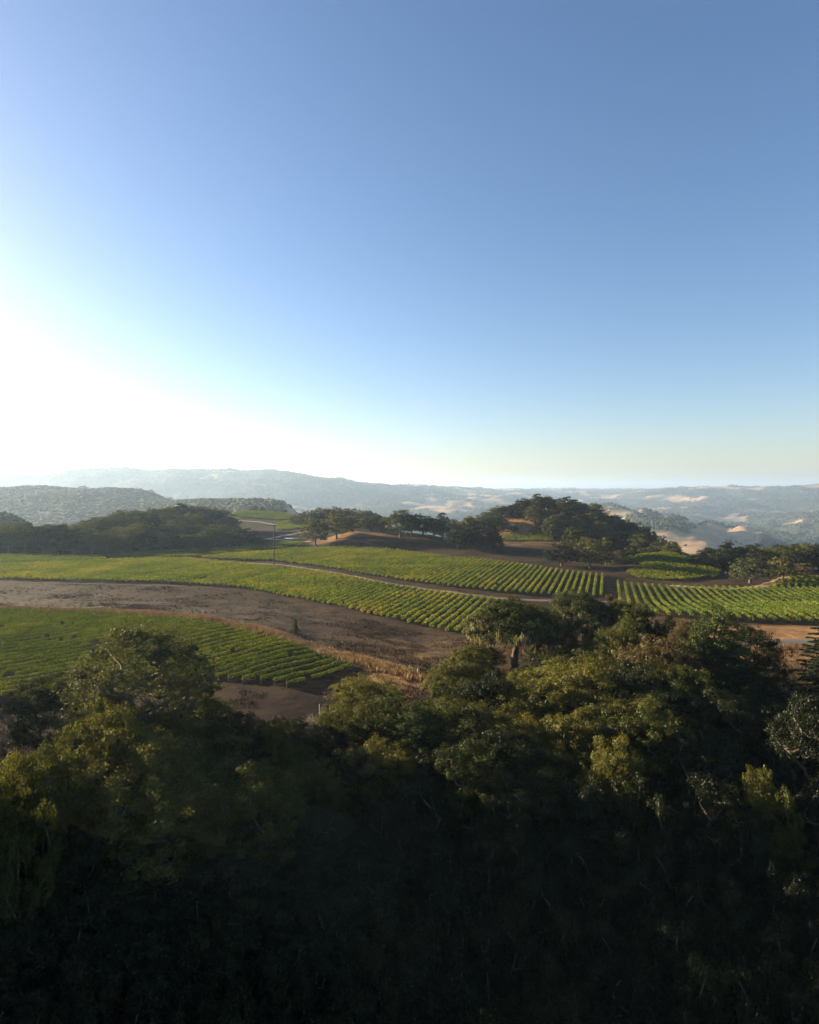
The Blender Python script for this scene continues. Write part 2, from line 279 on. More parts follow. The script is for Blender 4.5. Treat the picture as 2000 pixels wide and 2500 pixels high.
def ground_mat():
    m, nt, out = nodes_of('dry_grassland')
    ge = nd(nt, 'ShaderNodeNewGeometry'); vec = ge.outputs['Position']
    n1 = noise(nt, vec, 0.02, 5, 0.6); n2 = noise(nt, vec, 0.35, 5, 0.7); n3 = noise(nt, vec, 0.09, 4, 0.65)
    c1 = ramp(nt, n1, [(0.35, (0.023, 0.016, 0.008)), (0.65, (0.054, 0.037, 0.017))]).outputs[0]
    c2 = ramp(nt, n3, [(0.38, (0.018, 0.013, 0.008)), (0.62, (0.070, 0.045, 0.021))]).outputs[0]
    c = mix(nt, 0.5, c1, c2)
    sh = ramp(nt, n2, [(0.3, (0.6, 0.6, 0.6)), (0.7, (1.25, 1.22, 1.15))]).outputs[0]
    c = mix(nt, 1.0, c, sh, 'MULTIPLY')
    # land cover of the far hills: golden grass and woodland floor
    at = nd(nt, 'ShaderNodeAttribute', attribute_name='wood'); hi = nd(nt, 'ShaderNodeAttribute', attribute_name='hill')
    gold = ramp(nt, noise(nt, vec, 0.012, 6, 0.65), [(0.35, (0.27, 0.18, 0.09)), (0.65, (0.44, 0.31, 0.165))]).outputs[0]
    wd = ramp(nt, noise(nt, vec, 0.05, 4, 0.7), [(0.35, (0.03, 0.038, 0.018)), (0.65, (0.06, 0.066, 0.032))]).outputs[0]
    far = mix(nt, at.outputs['Fac'], gold, wd)
    li = nd(nt, 'ShaderNodeAttribute', attribute_name='litter_shade')
    lit = ramp(nt, n2, [(0.3, (0.013, 0.009, 0.007)), (0.7, (0.034, 0.022, 0.015))]).outputs[0]  # leaf litter tone, lowered to hold painted shade as well
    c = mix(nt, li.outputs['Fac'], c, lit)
    dr = nd(nt, 'ShaderNodeAttribute', attribute_name='dry_and_sunlit')
    dg = ramp(nt, n2, [(0.3, (0.15, 0.082, 0.032)), (0.7, (0.32, 0.19, 0.08))]).outputs[0]  # tan dry grass, also used to paint sunlit patches
    c = mix(nt, dr.outputs['Fac'], c, dg)
    c = mix(nt, hi.outputs['Fac'], c, far)
    p = nd(nt, 'ShaderNodeBsdfPrincipled'); p.inputs['Roughness'].default_value = 1.0; p.inputs['Specular IOR Level'].default_value = 0.05
    nt.links.new(c, p.inputs['Base Color'])
    b = nd(nt, 'ShaderNodeBump'); b.inputs['Strength'].default_value = 0.7; b.inputs['Distance'].default_value = 0.35
    nt.links.new(n2, b.inputs['Height']); nt.links.new(b.outputs[0], p.inputs['Normal'])
    nt.links.new(p.outputs[0], out.inputs[0])
    return m
M['ground'] = ground_mat()

def water_mat():
    m, nt, out = nodes_of('pond_water')
    p = nd(nt, 'ShaderNodeBsdfPrincipled'); p.inputs['Base Color'].default_value = (0.02, 0.03, 0.03, 1); p.inputs['Roughness'].default_value = 0.06
    ge = nd(nt, 'ShaderNodeNewGeometry'); n = noise(nt, ge.outputs['Position'], 1.5, 2)
    b = nd(nt, 'ShaderNodeBump'); b.inputs['Strength'].default_value = 0.05; nt.links.new(n, b.inputs['Height']); nt.links.new(b.outputs[0], p.inputs['Normal'])
    nt.links.new(p.outputs[0], out.inputs[0])
    return m
M['water'] = water_mat()

# ------------------------------------------------------------------ ground and hills sheets
def terrain():
    th = np.concatenate([np.linspace(R(-46), R(46), 300), np.linspace(R(46), R(314), 92)[1:-1]])
    nr = 640
    rr = np.concatenate([[0.5], stretch(np.geomspace(6, 9000, nr))])
    nt_ = len(th)
    A, B = np.meshgrid(th, rr, indexing='ij')
    x = (np.sin(A) * B).ravel(); y = (np.cos(A) * B).ravel()
    z = H(x, y)
    V = np.column_stack([x, y, z])
    wood = wood_mask(x, y); hill = sstep(520, 820, np.hypot(x, y))
    pq = 1000 + FPX * x / np.maximum(y, 1e-3)
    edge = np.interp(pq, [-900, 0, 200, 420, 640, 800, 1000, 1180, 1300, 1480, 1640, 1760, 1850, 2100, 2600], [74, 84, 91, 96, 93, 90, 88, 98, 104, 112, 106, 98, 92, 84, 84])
    def reg(px0, px1, y0, y1, f=6.0):
        return sstep(px0 - f * 3, px0 + f * 3, pq) * (1 - sstep(px1 - f * 3, px1 + f * 3, pq)) * sstep(y0 - f / 3, y0 + f / 3, y) * (1 - sstep(y1 - f / 3, y1 + f / 3, y)) * (y > 0)
    by = np.interp(pq, [-70, 0, 230, 350, 500, 620, 695, 790, 880, 960, 1050, 1110], [158, 157, 156, 151.5, 144, 134.5, 128, 118, 110.5, 104, 99, 97])
    patch = 0.5 + 0.5 * np.clip(1.6 * fbm(x / 9, y / 9, 3), -1, 1)
    dry_and_sunlit = np.exp(-((y - by) / 1.6) ** 2) * (pq > -200) * (pq < 1130) * (y > 0)
    dry_and_sunlit = np.maximum(dry_and_sunlit, reg(1620, 2300, 111, 146))
    dry_and_sunlit = np.maximum(dry_and_sunlit, reg(900, 1120, 94, 104) * 0.9)
    dry_and_sunlit = np.maximum(dry_and_sunlit, reg(905, 1090, 114, 148, 12) * patch * 0.55)  # sunlight on the field painted as tan ground
    dry_and_sunlit = np.maximum(dry_and_sunlit, reg(760, 1080, 436, 476, 14) * (0.35 + 0.4 * patch))  # grazing light on the knoll crest painted as tan ground
    dry_and_sunlit = np.maximum(dry_and_sunlit, reg(1215, 1300, 480, 516, 10) * (0.6 + 0.4 * patch))
    dry_and_sunlit = np.maximum(dry_and_sunlit, reg(1010, 1370, 430, 462, 10) * patch * 0.55)
    dry_and_sunlit = np.maximum(dry_and_sunlit, reg(1135, 1215, 74, 92, 8) * patch)
    dry_and_sunlit = np.clip(dry_and_sunlit, 0, 1)
    litter_shade = 1 - sstep(-6, 5, y + 5 * fbm(x / 9, y / 9, 3) - edge)  # leaf litter, spread onto open ground in place of shade
    i, j = np.meshgrid(np.arange(nt_), np.arange(len(rr) - 1), indexing='ij')
    k = len(rr); i2 = (i + 1) % nt_
    F = np.stack([i * k + j, i * k + j + 1, i2 * k + j + 1, i2 * k + j], -1)
    js = int(np.searchsorted(rr, 780))
    for name, sel in (('ground', slice(0, js)), ('hills', slice(js, None))):
        f = F[:, sel].reshape(-1, 4)
        u, inv = np.unique(f, return_inverse=True)
        m = mesh_np(name, V[u], inv.reshape(f.shape), [M['ground']], True, {'wood': wood[u], 'hill': hill[u], 'litter_shade': litter_shade[u] * (1 - dry_and_sunlit[u]), 'dry_and_sunlit': dry_and_sunlit[u]})
        tag(obj(name, m), kind='structure')
terrain()

# pond water
a = np.linspace(0, 2 * math.pi, 48, endpoint=False)
V = np.column_stack([POND[0] + np.cos(a) * POND[2] * 1.02, POND[1] + np.sin(a) * POND[3] * 1.02, np.full(48, POND[4])])
tag(obj('pond_water', mesh_np('pond_water', np.vstack([V, [[POND[0], POND[1], POND[4]]]]), [[i, (i + 1) % 48, 48] for i in range(48)], [M['water']])), kind='structure')

def strip(name, pts, width, mat, lift=0.12, step=2.0):
    P = np.array([((px - 1000) / FPX * Y, Y) for px, Y in pts])
    seg = np.hypot(*np.diff(P, axis=0).T); s = np.concatenate([[0], np.cumsum(seg)])
    q = np.arange(0, s[-1], step)
    xs = pchip(s, P[:, 0], q); ys = pchip(s, P[:, 1], q)
    tx = np.gradient(xs); ty = np.gradient(ys); L = np.hypot(tx, ty) + 1e-9
    nx, ny = ty / L, -tx / L
    cols = []
    wv = width * (1 + 0.22 * gnoise(q / 7, q * 0 + 3.3))
    for f in (-0.5, -0.25, 0, 0.25, 0.5):
        jit = 0.12 * width * gnoise(q / 3.1, q * 0 + f * 9) if abs(f) == 0.5 else 0
        X = xs + nx * (f * wv + jit); Y = ys + ny * (f * wv + jit)
        cols.append(np.column_stack([X, Y, H(X, Y) + (lift if abs(f) < 0.5 else lift * 0.3)]))
    V = np.stack(cols, 1).reshape(-1, 3)
    n = len(q); i, j = np.meshgrid(np.arange(n - 1), np.arange(4), indexing='ij')
    F = np.stack([i * 5 + j, i * 5 + j + 1, (i + 1) * 5 + j + 1, (i + 1) * 5 + j], -1).reshape(-1, 4)
    return tag(obj(name, mesh_np(name, V, F, [mat], True)), kind='structure')
strip('dirt_track', [(430,352),(487,346),(560,333),(669,324),(760,303),(835,286),(985,251),(1100,236),(1229,223),(1330,221),(1420,220),(1490,219)], 3.2, M['track'])
strip('dirt_track', [(636,476),(671,492),(710,515),(750,545),(800,560)], 5.5, M['goldtrack'], 0.25)
strip('dirt_track', [(652,482),(690,474),(715,466),(738,461),(760,458)], 4.0, M['goldtrack'], 0.25)
strip('dirt_track', [(560,672),(600,664),(640,655),(676,640),(705,650),(745,688)], 4.0, M['goldtrack'], 0.25)
strip('footpath', [(560,205),(700,186),(820,170),(930,156),(1040,147),(1120,141)], 0.7, M['rut'], 0.08)
strip('footpath', [(560,202.6),(700,183.8),(820,168),(930,154.2),(1040,145.3),(1120,139.4)], 0.7, M['rut'], 0.08)
strip('dirt_track', [(1640,262),(1720,252),(1792,249),(1850,256),(1895,272),(1925,290),(1990,296)], 4.4, M['goldtrack'])
strip('gravel_road', [(1700,126),(1790,128),(1860,129),(1970,129),(2120,128)], 5.0, M['gravel'])
strip('footpath', [(470,196),(568,178),(640,165),(723,152),(800,146),(900,137),(1010,129),(1109,122)], 0.9, M['rut'], 0.08)

# ------------------------------------------------------------------ leaf quads
def leaf_quads(P, N, size, aspect=1.6, jitter=0.45):
    "diamond leaf faces at P with normals near N"
    n = len(P)
    N = N + rng.normal(0, jitter, (n, 3)); N /= np.linalg.norm(N, axis=1, keepdims=True) + 1e-9
    t = rng.normal(0, 1, (n, 3)); t -= (t * N).sum(1, keepdims=True) * N; t /= np.linalg.norm(t, axis=1, keepdims=True) + 1e-9
    b = np.cross(N, t)
    s = (size * rng.uniform(0.65, 1.35, n))[:, None]
    l = t * s * 0.5; w = b * s * 0.5 / aspect
    fold = N * s * 0.10
    V = np.stack([P - l, P + w * 1.0 + fold, P + l, P - w * 1.0 + fold], 1).reshape(-1, 3)
    F = np.arange(4 * n).reshape(n, 4)
    return V, F

# ------------------------------------------------------------------ vineyards
def inside(poly, x, y):
    c = np.zeros(x.shape, bool); n = len(poly)
    for i in range(n):
        x1, y1 = poly[i]; x2, y2 = poly[(i + 1) % n]
        cond = (y1 > y) != (y2 > y)
        with np.errstate(divide='ignore', invalid='ignore'):
            xi = (x2 - x1) * (y - y1) / (y2 - y1) + x1
        c ^= cond & (x < xi)
    return c

def vine_points(p0, p1, dens, hgt, wid, lump=1.0):
    L = math.hypot(p1[0] - p0[0], p1[1] - p0[1])
    n = int(L * dens)
    if n < 8: return None
    t = rng.random(n); s = t * L
    ph = rng.random() * 100
    cell = np.floor(s / 1.7).astype(int)          # one vine every 1.7 m
    vg = rng.normal(0, 1, cell.max() + 2)
    arch = np.abs(np.sin(math.pi * s / 1.7)) ** 0.6
    arch = 1 + lump * (arch - 1)
    bump = lump * 0.7 * vg[cell] + 0.5 * gnoise(s / 0.9, np.full(n, ph))
    top = hgt * (0.86 + 0.16 * arch + 0.13 * bump)
    lo = 0.42 * hgt
    v = rng.random(n) ** 0.75
    zz = lo + (top - lo) * v
    prof = np.sin(np.clip(v, 0.04, 1) * math.pi * 0.80 + 0.35)
    c = rng.uniform(-1, 1, n); c = np.sign(c) * np.abs(c) ** 0.6
    off = c * wid * 0.5 * (0.55 + 0.45 * prof) * (0.75 + 0.3 * arch + 0.25 * bump)
    ux, uy = (p1[0] - p0[0]) / L, (p1[1] - p0[1]) / L
    x = p0[0] + ux * s - uy * off; y = p0[1] + uy * s + ux * off
    P = np.column_stack([x, y, H(x, y) + zz])
    keep = (gnoise(s / 2.3, np.full(n, ph + 9)) + 0.25 * gnoise(s / 9, np.full(n, ph))) > -0.62
    N = np.column_stack([-uy * off * 1.6, ux * off * 1.6, (v - 0.4) * 0.9])
    return P[keep], N[keep]

n_rows = 0
def vine_block(poly_px, ang, spacing, dens, leaf, mat, label, group, hgt=1.65, wid=0.9, posts=False, off=0.0, one=None, lump=0.6):
    global n_rows
    poly = [((px - 1000) / FPX * Y, Y) for px, Y in poly_px]
    P = np.array(poly)
    u = np.array([math.sin(ang), math.cos(ang)]); v = np.array([u[1], -u[0]])
    cu = P @ u; cv = P @ v
    allV, allF, nv = [], [], 0
    for c in np.arange(cv.min() + spacing * (0.5 + off), cv.max(), spacing):
        t = np.arange(cu.min(), cu.max(), 1.0)
        x = t * u[0] + c * v[0]; y = t * u[1] + c * v[1]
        ok = inside(poly, x, y) & (np.abs(x) < 0.675 * y + 14)
        if ok.sum() < 5: continue
        idx = np.flatnonzero(ok)
        runs = np.split(idx, np.flatnonzero(np.diff(idx) > 1) + 1)
        run = max(runs, key=len)
        if len(run) < 5: continue
        t0, t1 = t[run[0]] + rng.uniform(-0.6, 0.6), t[run[-1]] + rng.uniform(-0.6, 0.6)
        p0 = u * t0 + v * c; p1 = u * t1 + v * c
        got = vine_points(p0, p1, dens, hgt, wid, lump)
        if got is None: continue
        V, F = leaf_quads(got[0], got[1], leaf)
        if one:
            allV.append(V); allF.append(F + nv); nv += len(V); continue
        base = np.array([(p0[0] + p1[0]) / 2, (p0[1] + p1[1]) / 2, 0]); base[2] = float(H(base[0], base[1]))
        root = empty('vine_row', base)
        obj('foliage', mesh_np('foliage', V - base, F, [mat]), root)
        for q in ((p0, p1) if posts else ()):
            z = float(H(q[0], q[1]))
            obj('end_post', tube_mesh('end_post', [(q[0] - base[0], q[1] - base[1], z - 0.3 - base[2]), (q[0] - base[0], q[1] - base[1], z + 1.2 - base[2])], [0.05, 0.045], M['post']), root)
        tag(root, label, 'vine row', group)
        n_rows += 1
    if one:
        tag(obj(one, mesh_np(one, np.vstack(allV), np.vstack(allF), [mat])), label, 'vineyard', None, 'stuff')

def tube(pts, rad, k=6):
    pts = np.asarray(pts, float); n = len(pts)
    T = np.gradient(pts, axis=0); T /= np.linalg.norm(T, axis=1, keepdims=True) + 1e-9
    ref = np.where(np.abs(T[:, 2:3]) > 0.9, [[1.0, 0, 0]], [[0, 0, 1.0]])
    A = np.cross(T, ref); A /= np.linalg.norm(A, axis=1, keepdims=True) + 1e-9
    B = np.cross(T, A)
    a = np.linspace(0, 2 * math.pi, k, endpoint=False)
    r = np.asarray(rad, float)[:, None, None]
    V = pts[:, None] + r * (np.cos(a)[None, :, None] * A[:, None] + np.sin(a)[None, :, None] * B[:, None])
    i, j = np.meshgrid(np.arange(n - 1), np.arange(k), indexing='ij'); j2 = (j + 1) % k
    F = np.stack([i * k + j, i * k + j2, (i + 1) * k + j2, (i + 1) * k + j], -1).reshape(-1, 4)
    if k == 4 or k == 6 or k == 8:      # close the ends with quads
        caps = []
        for e in (0, (n - 1) * k):
            for q in range(0, k - 2, 2): caps.append([e, e + q + 1, e + q + 2, e + (q + 3) % k])
        F = np.vstack([F, np.array(caps)])
    return V.reshape(-1, 3), F
def tube_mesh(name, pts, rad, mat, k=6):
    V, F = tube(pts, rad, k)
    return mesh_np(name, V, F, [mat], False)

ROW_ANG = R(18.1)
SP = 2.7
BLOCKS = {}
vine_block([(-80,152),(0,150),(230,150),(350,146),(500,138),(695,123),(800,113),(869,104.5),(719,92.3),(658,95),(531,97),(400,97),(162,93),(0,86),(-80,84)],
           R(37), 2.5, 150, 0.2, M['vine_lush'], 'row of lush green grapevines in the near block below the golden grass bank', 'vine rows of the near block', 1.05, 0.60, posts=True, lump=0.3)
vine_block([(-60,322),(0,320),(230,337),(400,351),(464,346),(560,327),(649,314),(760,295),(835,278),(985,244),(1100,229),(1229,215),(1163,157),(1136,161),(1043,172),(927,186),(811,204),(695,224),(580,245),(464,254),(382,258),(200,262),(0,268),(-60,271)],
           ROW_ANG, SP, 26, 0.5, M['vine_yellow'], 'row of yellowing grapevines in the block between the brown field and the dirt track', 'vine rows between the brown field and the dirt track')
vine_block([(487,352),(560,374),(650,390),(730,412),(840,418),(900,402),(970,394),(1109,353),(1201,341),(1300,315),(1390,297),(1482,286),(1480,228),(1332,229),(1246,232),(1100,246),(985,262),(835,297),(760,314),(713,325),(660,338),(560,341)],
           ROW_ANG, SP, 26, 0.5, M['vine_yellow'], 'row of grapevines in the big block below the oak knoll', 'vine rows below the oak knoll')
vine_block([(1501,265),(1560,258),(1630,252),(1800,248),(1900,245),(2100,241),(2100,147),(2000,148),(1800,150),(1617,157),(1511,166)],
           ROW_ANG, SP, 32, 0.42, M['vine'], 'row of green grapevines in the block above the bare orange ground', 'vine rows above the bare orange ground')
vine_block([(260,354),(487,358),(560,380),(650,398),(745,430),(745,457),(650,447),(560,412),(487,400),(260,372)],
           R(75), 2.7, 14, 0.6, M['vine'], 'row of grapevines in the thin block beside the pond track', 'vine rows beside the pond track')
vine_block([(-60,325),(0,324),(230,341),(262,347),(256,368),(230,366),(0,378),(-60,378)],
           R(80), 2.9, 14, 0.6, M['vine'], 'row of grapevines in the shaded block at the foot of the dark wood', 'vine rows at the foot of the dark wood')
vine_block([(1484,345),(1582,351),(1642,349),(1700,336),(1763,307),(1752,287),(1686,280),(1620,277),(1560,283),(1524,297),(1568,318)],
           R(62), 2.6, 22, 0.5, M['vine_yellow'], 'row of grapevines on the small rounded rise by the dark wood', 'vine rows on the small rounded rise')
vine_block([(1870,252),(2060,249),(2060,284),(1938,284),(1900,270)],
           ROW_ANG, SP, 22, 0.5, M['vine_yellow'], 'row of bright yellow-green grapevines beside the pale track at the wood edge', 'vine rows at the wood edge')
vine_block([(1222,464),(1352,456),(1352,482),(1222,490)], R(86), 3.0, 10, 0.8, M['vine'], 'narrow green strip of vines between two bare fields', None, one='vineyard_strip')
vine_block([(566,755),(650,762),(770,700),(690,672),(577,692)], R(70), 3.0, 8, 1.0, M['vine'], 'hazy vineyard on the far slope under the small trees', None, one='hillside_vineyard')
vine_block([(674,645),(740,690),(800,640),(752,590),(676,560)], R(30), 3.0, 8, 1.0, M['vine'], 'green vineyard sloping down to the pale pond track', None, one='hillside_vineyard')
print('vine rows', n_rows)

# ------------------------------------------------------------------ trees
def tree_proto(seed, kind, Ht, Wd, ncl, nsub, nleaf, leaf, moss=0, rclump=0.15, z0=None):
    "trunk-with-limbs mesh, crown mesh (and lichen mesh) of one tree, base at the origin"
    global rng
    keep = rng; rng = np.random.default_rng(seed)
    lob = rng.normal(0, 1, (7, 3)); lob /= np.linalg.norm(lob, axis=1, keepdims=True); la = rng.uniform(-0.35, 0.3, 7)
    pts = []
    z0 = z0 or {'oak': 0.16, 'dome': 0.06, 'cone': 0.06, 'umbrella': 0.46}[kind]
    tries = 0
    mind = Wd * (0.62 / ncl ** (1 / 2.6))
    while len(pts) < ncl and tries < 20000:
        tries += 1
        d = rng.normal(0, 1, 3); d /= np.linalg.norm(d)
        rr = rng.uniform(0.25, 1) ** 0.45
        if kind in ('oak', 'umbrella'):
            if d[2] < (-0.45 if kind == 'oak' else -0.25): continue
            k = 1 + sum(a * max(0, float(d @ l)) ** 2 for a, l in zip(la, lob))
            p = d * rr * k
            zc = z0 + (1 - z0) * 0.30
            q = np.array([p[0] * Wd / 2, p[1] * Wd / 2, Ht * (zc + p[2] * ((1 - zc) if p[2] > 0 else zc - z0 + 0.05) * 0.93)])
        else:
            f = rng.random() ** (0.8 if kind == 'dome' else 0.75)
            az = rng.uniform(0, 2 * math.pi)
            dd = np.array([math.cos(az), math.sin(az), f - 0.5])
            k = 1 + 0.8 * sum(a * max(0, float(dd @ l)) ** 2 for a, l in zip(la, lob))
            rad = (math.sqrt(max(0, 1 - f ** 2.2)) if kind == 'dome' else (1 - f ** 1.4) ** 0.75) * rr * k
            q = np.array([math.cos(az) * rad * Wd / 2, math.sin(az) * rad * Wd / 2, Ht * (z0 + (0.94 - z0) * f)])
        if all(np.linalg.norm(q - o) > mind for o in pts): pts.append(q)
        elif tries % 400 == 0: mind *= 0.9
    C = np.array(pts)
    # limbs: grow from the trunk to every clump
    th = {'oak': 0.24, 'dome': 0.55, 'cone': 0.8, 'umbrella': 0.38}[kind] * Ht
    lean = rng.normal(0, 0.04, 2) * Ht
    tr = [np.array([0, 0, -0.4])] + [np.array([lean[0] * f * f, lean[1] * f * f, th * f]) for f in (0.25, 0.5, 0.75, 1.0)]
    nodes = list(tr); par = [-1, 0, 1, 2, 3]
    ends = []
    for c in sorted(C, key=lambda c: np.linalg.norm(c - tr[-1])):
        best = min(range(1, len(nodes)), key=lambda j: np.linalg.norm(c - nodes[j]) + 1.3 * max(0, nodes[j][2] - c[2] + 0.3) + (0.6 * Ht if j < 3 and kind in ('oak', 'umbrella') else 0))
        a = nodes[best]; v = c - a; L = np.linalg.norm(v); cur = best
        ns = max(2, int(L / (Ht * 0.09)))
        bend = rng.normal(0, 0.09, 3) * L + np.array([0, 0, -0.12 * L if kind != 'cone' else 0.05 * L])
        for s in range(1, ns + 1):
            f = s / ns
            nodes.append(a + v * f + bend * math.sin(math.pi * f) + (rng.normal(0, 0.02, 3) * L if s < ns else 0)); par.append(cur); cur = len(nodes) - 1
        ends.append(cur)
    cnt = np.zeros(len(nodes))
    for e in ends:
        k = e
        while k >= 0: cnt[k] += 1; k = par[k]
    r0 = 0.028 * Ht + 0.012 * Wd
    rad = r0 * np.maximum(cnt / max(cnt.max(), 1), 0.002) ** 0.48
    rad[:2] *= (1.45, 1.1)
    kids = {}
    for i, p in enumerate(par): kids.setdefault(p, []).append(i)
    Vs, Fs, nv = [], [], 0
    starts = [(0, None)]
    while starts:
        i, pr = starts.pop()
        chain = [i] if pr is None else [pr, i]
        while True:
            ks = kids.get(chain[-1], [])
            if not ks: break
            ks = sorted(ks, key=lambda q: -cnt[q])
            for q in ks[1:]: starts.append((q, chain[-1]))
            chain.append(ks[0])
        rd = [rad[q] for q in chain]
        if pr is not None: rd[0] = min(rad[pr], rad[i] * 1.15)
        if len(chain) > 1:
            v, f = tube([nodes[q] for q in chain], rd, 6 if rd[0] > 0.05 else 4); Vs.append(v); Fs.append(f + nv); nv += len(v)
    trunk = mesh_np('trunk', np.vstack(Vs), np.vstack(Fs), [M['bark']], True)
    # foliage: sub-clumps on each clump, leaves in each sub-clump
    rc = Wd * rclump * rng.uniform(0.65, 1.35, len(C))
    d = rng.normal(0, 1, (len(C), nsub, 3)); d[..., 2] = np.abs(d[..., 2]) * 0.9 - 0.25; d /= np.linalg.norm(d, axis=2, keepdims=True)
    sub = C[:, None] + d * (rc[:, None, None] * rng.uniform(0.45, 1.0, (len(C), nsub, 1))) * np.array([1, 1, 0.72])
    rs = np.repeat(rc[:, None], nsub, 1) * rng.uniform(0.28, 0.5, (len(C), nsub))
    g = rng.normal(0, 1, (len(C), nsub, nleaf, 3)); g /= np.linalg.norm(g, axis=3, keepdims=True)
    rad_ = rng.random((len(C), nsub, nleaf, 1)) ** 0.45
    P = sub[:, :, None] + g * rad_ * rs[:, :, None, None] * np.array([1.1, 1.1, 0.7])
    N = g + 0.7 * d[:, :, None] + np.array([0, 0, 0.35])
    keepm = rng.random(P.shape[:3]) < rng.uniform(0.3, 1.0, (len(C), nsub, 1)) * rng.uniform(0.6, 1.0, (len(C), 1, 1))
    V, F = leaf_quads(P[keepm], N[keepm], leaf, 1.5, 0.6)
    crown = mesh_np('crown', V, F, [M['oak']])
    mm = None
    if moss:
        low = C[C[:, 2] < np.percentile(C[:, 2], 62)]
        MV = []
        for c in low:
            for _ in range(moss):
                p = c + rng.normal(0, 1, 3) * Wd * np.array([0.06, 0.06, 0.02])
                for _k in range(22):
                    q = p + rng.normal(0, 0.26, 3); L = rng.uniform(0.3, 1.0); a = rng.uniform(0, math.pi); w = rng.uniform(0.05, 0.12)
                    dx, dy = math.cos(a) * w, math.sin(a) * w; sx, sy = rng.normal(0, 0.06, 2)
                    MV.append([q + (-dx, -dy, 0), q + (dx, dy, 0), q + (sx + dx * .3, sy + dy * .3, -L), q + (sx - dx * .3, sy - dy * .3, -L)])
        MV = np.array(MV).reshape(-1, 3)
        mm = mesh_np('hanging_lichen', MV, np.arange(len(MV)).reshape(-1, 4), [M['moss']])
    rng = keep
    top = float(np.percentile(V[:, 2], 99.9)); ww = float(np.percentile(np.abs(V[:, :2]), 98)) * 2
    return dict(trunk=trunk, crown=crown, moss=mm, H=top, W=ww)

def conifer_proto(seed, Ht, Wd, nl, leaf, nb=9):
    global rng
    keep = rng; rng = np.random.default_rng(seed)
    Vs, Fs, nv = [], [], 0
    v, f = tube([(0, 0, -0.4), (0.05, 0, Ht * 0.4), (0, 0.08, Ht * 0.98)], [0.02 * Ht, 0.013 * Ht, 0.02]); Vs.append(v); Fs.append(f); nv += len(v)
    PP, NN = [], []
    z = 0.1 * Ht
    while z < 0.97 * Ht:
        f_ = z / Ht
        for k in range(nb):
            az = rng.uniform(0, 2 * math.pi); L = Wd / 2 * (1 - f_) ** 0.8 * rng.uniform(0.5, 1.15) + 0.15
            droop = -0.12 * L; rise = rng.uniform(-0.05, 0.15) * L
            t = np.linspace(0, 1, 5); d = np.array([math.cos(az), math.sin(az)])
            pts = np.column_stack([d[0] * L * t, d[1] * L * t, z + rise * t + droop * t * t])
            v, fc = tube(pts, 0.008 * Ht * (1 - f_ * .7) * (1 - 0.85 * t), 4); Vs.append(v); Fs.append(fc + nv); nv += len(v)
            n = max(6, int(nl * L)); tt = rng.random(n) ** 0.7
            side = rng.normal(0, 0.16, n) * L * (1.15 - tt)
            P = np.column_stack([d[0] * L * tt - d[1] * side, d[1] * L * tt + d[0] * side, z + rise * tt + droop * tt * tt - 0.06 * np.abs(side) - rng.random(n) * 0.12 * L * 0.5])
            PP.append(P); NN.append(np.tile([0, 0, 1.0], (n, 1)) + np.column_stack([d[0] * np.ones(n) * .3, d[1] * np.ones(n) * .3, np.zeros(n)]))
        z += Ht * rng.uniform(0.022, 0.045)
    V, F = leaf_quads(np.vstack(PP), np.vstack(NN), leaf, 2.6, 0.7)
    rng = keep
    return dict(trunk=mesh_np('trunk', np.vstack(Vs), np.vstack(Fs), [M['bark']], True), crown=mesh_np('crown', V, F, [M['conifer']]), moss=None, H=Ht, W=Wd)

# near prototypes
NEAR = {
 'oak':  [tree_proto(s, 'oak', 12, 12, 72, 10, 110, 0.21, 0, 0.125) for s in (21, 22, 23)],
 'moss': [tree_proto(s, 'umbrella', 13, 13, 74, 10, 110, 0.20, 4, 0.125, 0.38) for s in (33, 36)],
 'dome': [tree_proto(s, 'dome', 15, 13, 120, 10, 95, 0.20, 0, 0.115) for s in (41, 42)],
 'cone': [tree_proto(s, 'cone', 15, 9, 100, 10, 95, 0.20, 0, 0.14) for s in (51,)],
 'bush': [tree_proto(s, 'dome', 3.2, 3.4, 22, 8, 60, 0.13, 0, 0.16) for s in (61,)],
 'young': [conifer_proto(71, 5, 2.6, 70, 0.16, 7)],
 'conifer': [conifer_proto(72, 17, 9.5, 95, 0.30, 8)],
}
MID = {
 'oak':  [tree_proto(s, 'oak', 13, 14, 42, 9, 44, 0.5, 0, 0.17, 0.10) for s in (121, 122, 123)],
 'dome': [tree_proto(s, 'dome', 13, 11, 40, 9, 44, 0.5, 0, 0.18) for s in (131, 132)],
}
FARP = {'oak': [tree_proto(s, 'dome', 12, 12, 26, 5, 16, 1.1, 0, 0.16) for s in (141, 142)]}

def plant(lib, kind, px, Y, top, wpx, mat, label, group=None, cat='tree', name=None, hmin=2.0, rot=None, idx=None):
    "a tree standing at column px, Y metres ahead, its top at photo row top and wpx wide"
    pr = lib[kind][(idx if idx is not None else random.randrange(1000)) % len(lib[kind])]
    x, y, z = W(px, Y)
    zt = CAM_Z - (top - 1195) / FPX * Y
    hh = max(zt - z, hmin); ww = wpx * Y / FPX
    name = name or {'oak': 'oak_tree', 'dome': 'broadleaf_tree', 'cone': 'broadleaf_tree', 'moss': 'lichen_oak'}.get(kind, 'oak_tree')  # dome and cone crowns share one name whatever their species
    root = empty(name, (x, y, z - 0.05), rot if rot is not None else random.uniform(0, 6.28))
    s, t = ww / pr['W'], hh / pr['H']
    root.scale = (s, s, t)
    tag(root, label, cat, group)
    obj('trunk', pr['trunk'], root)
    c = obj('crown', pr['crown'], root)
    if mat:
        c.material_slots[0].link = 'OBJECT'; c.material_slots[0].material = M[mat]
    if pr['moss']: obj('hanging_lichen', pr['moss'], root)
    return root

N_ = lambda *a, **k: plant(NEAR, *a, **k)
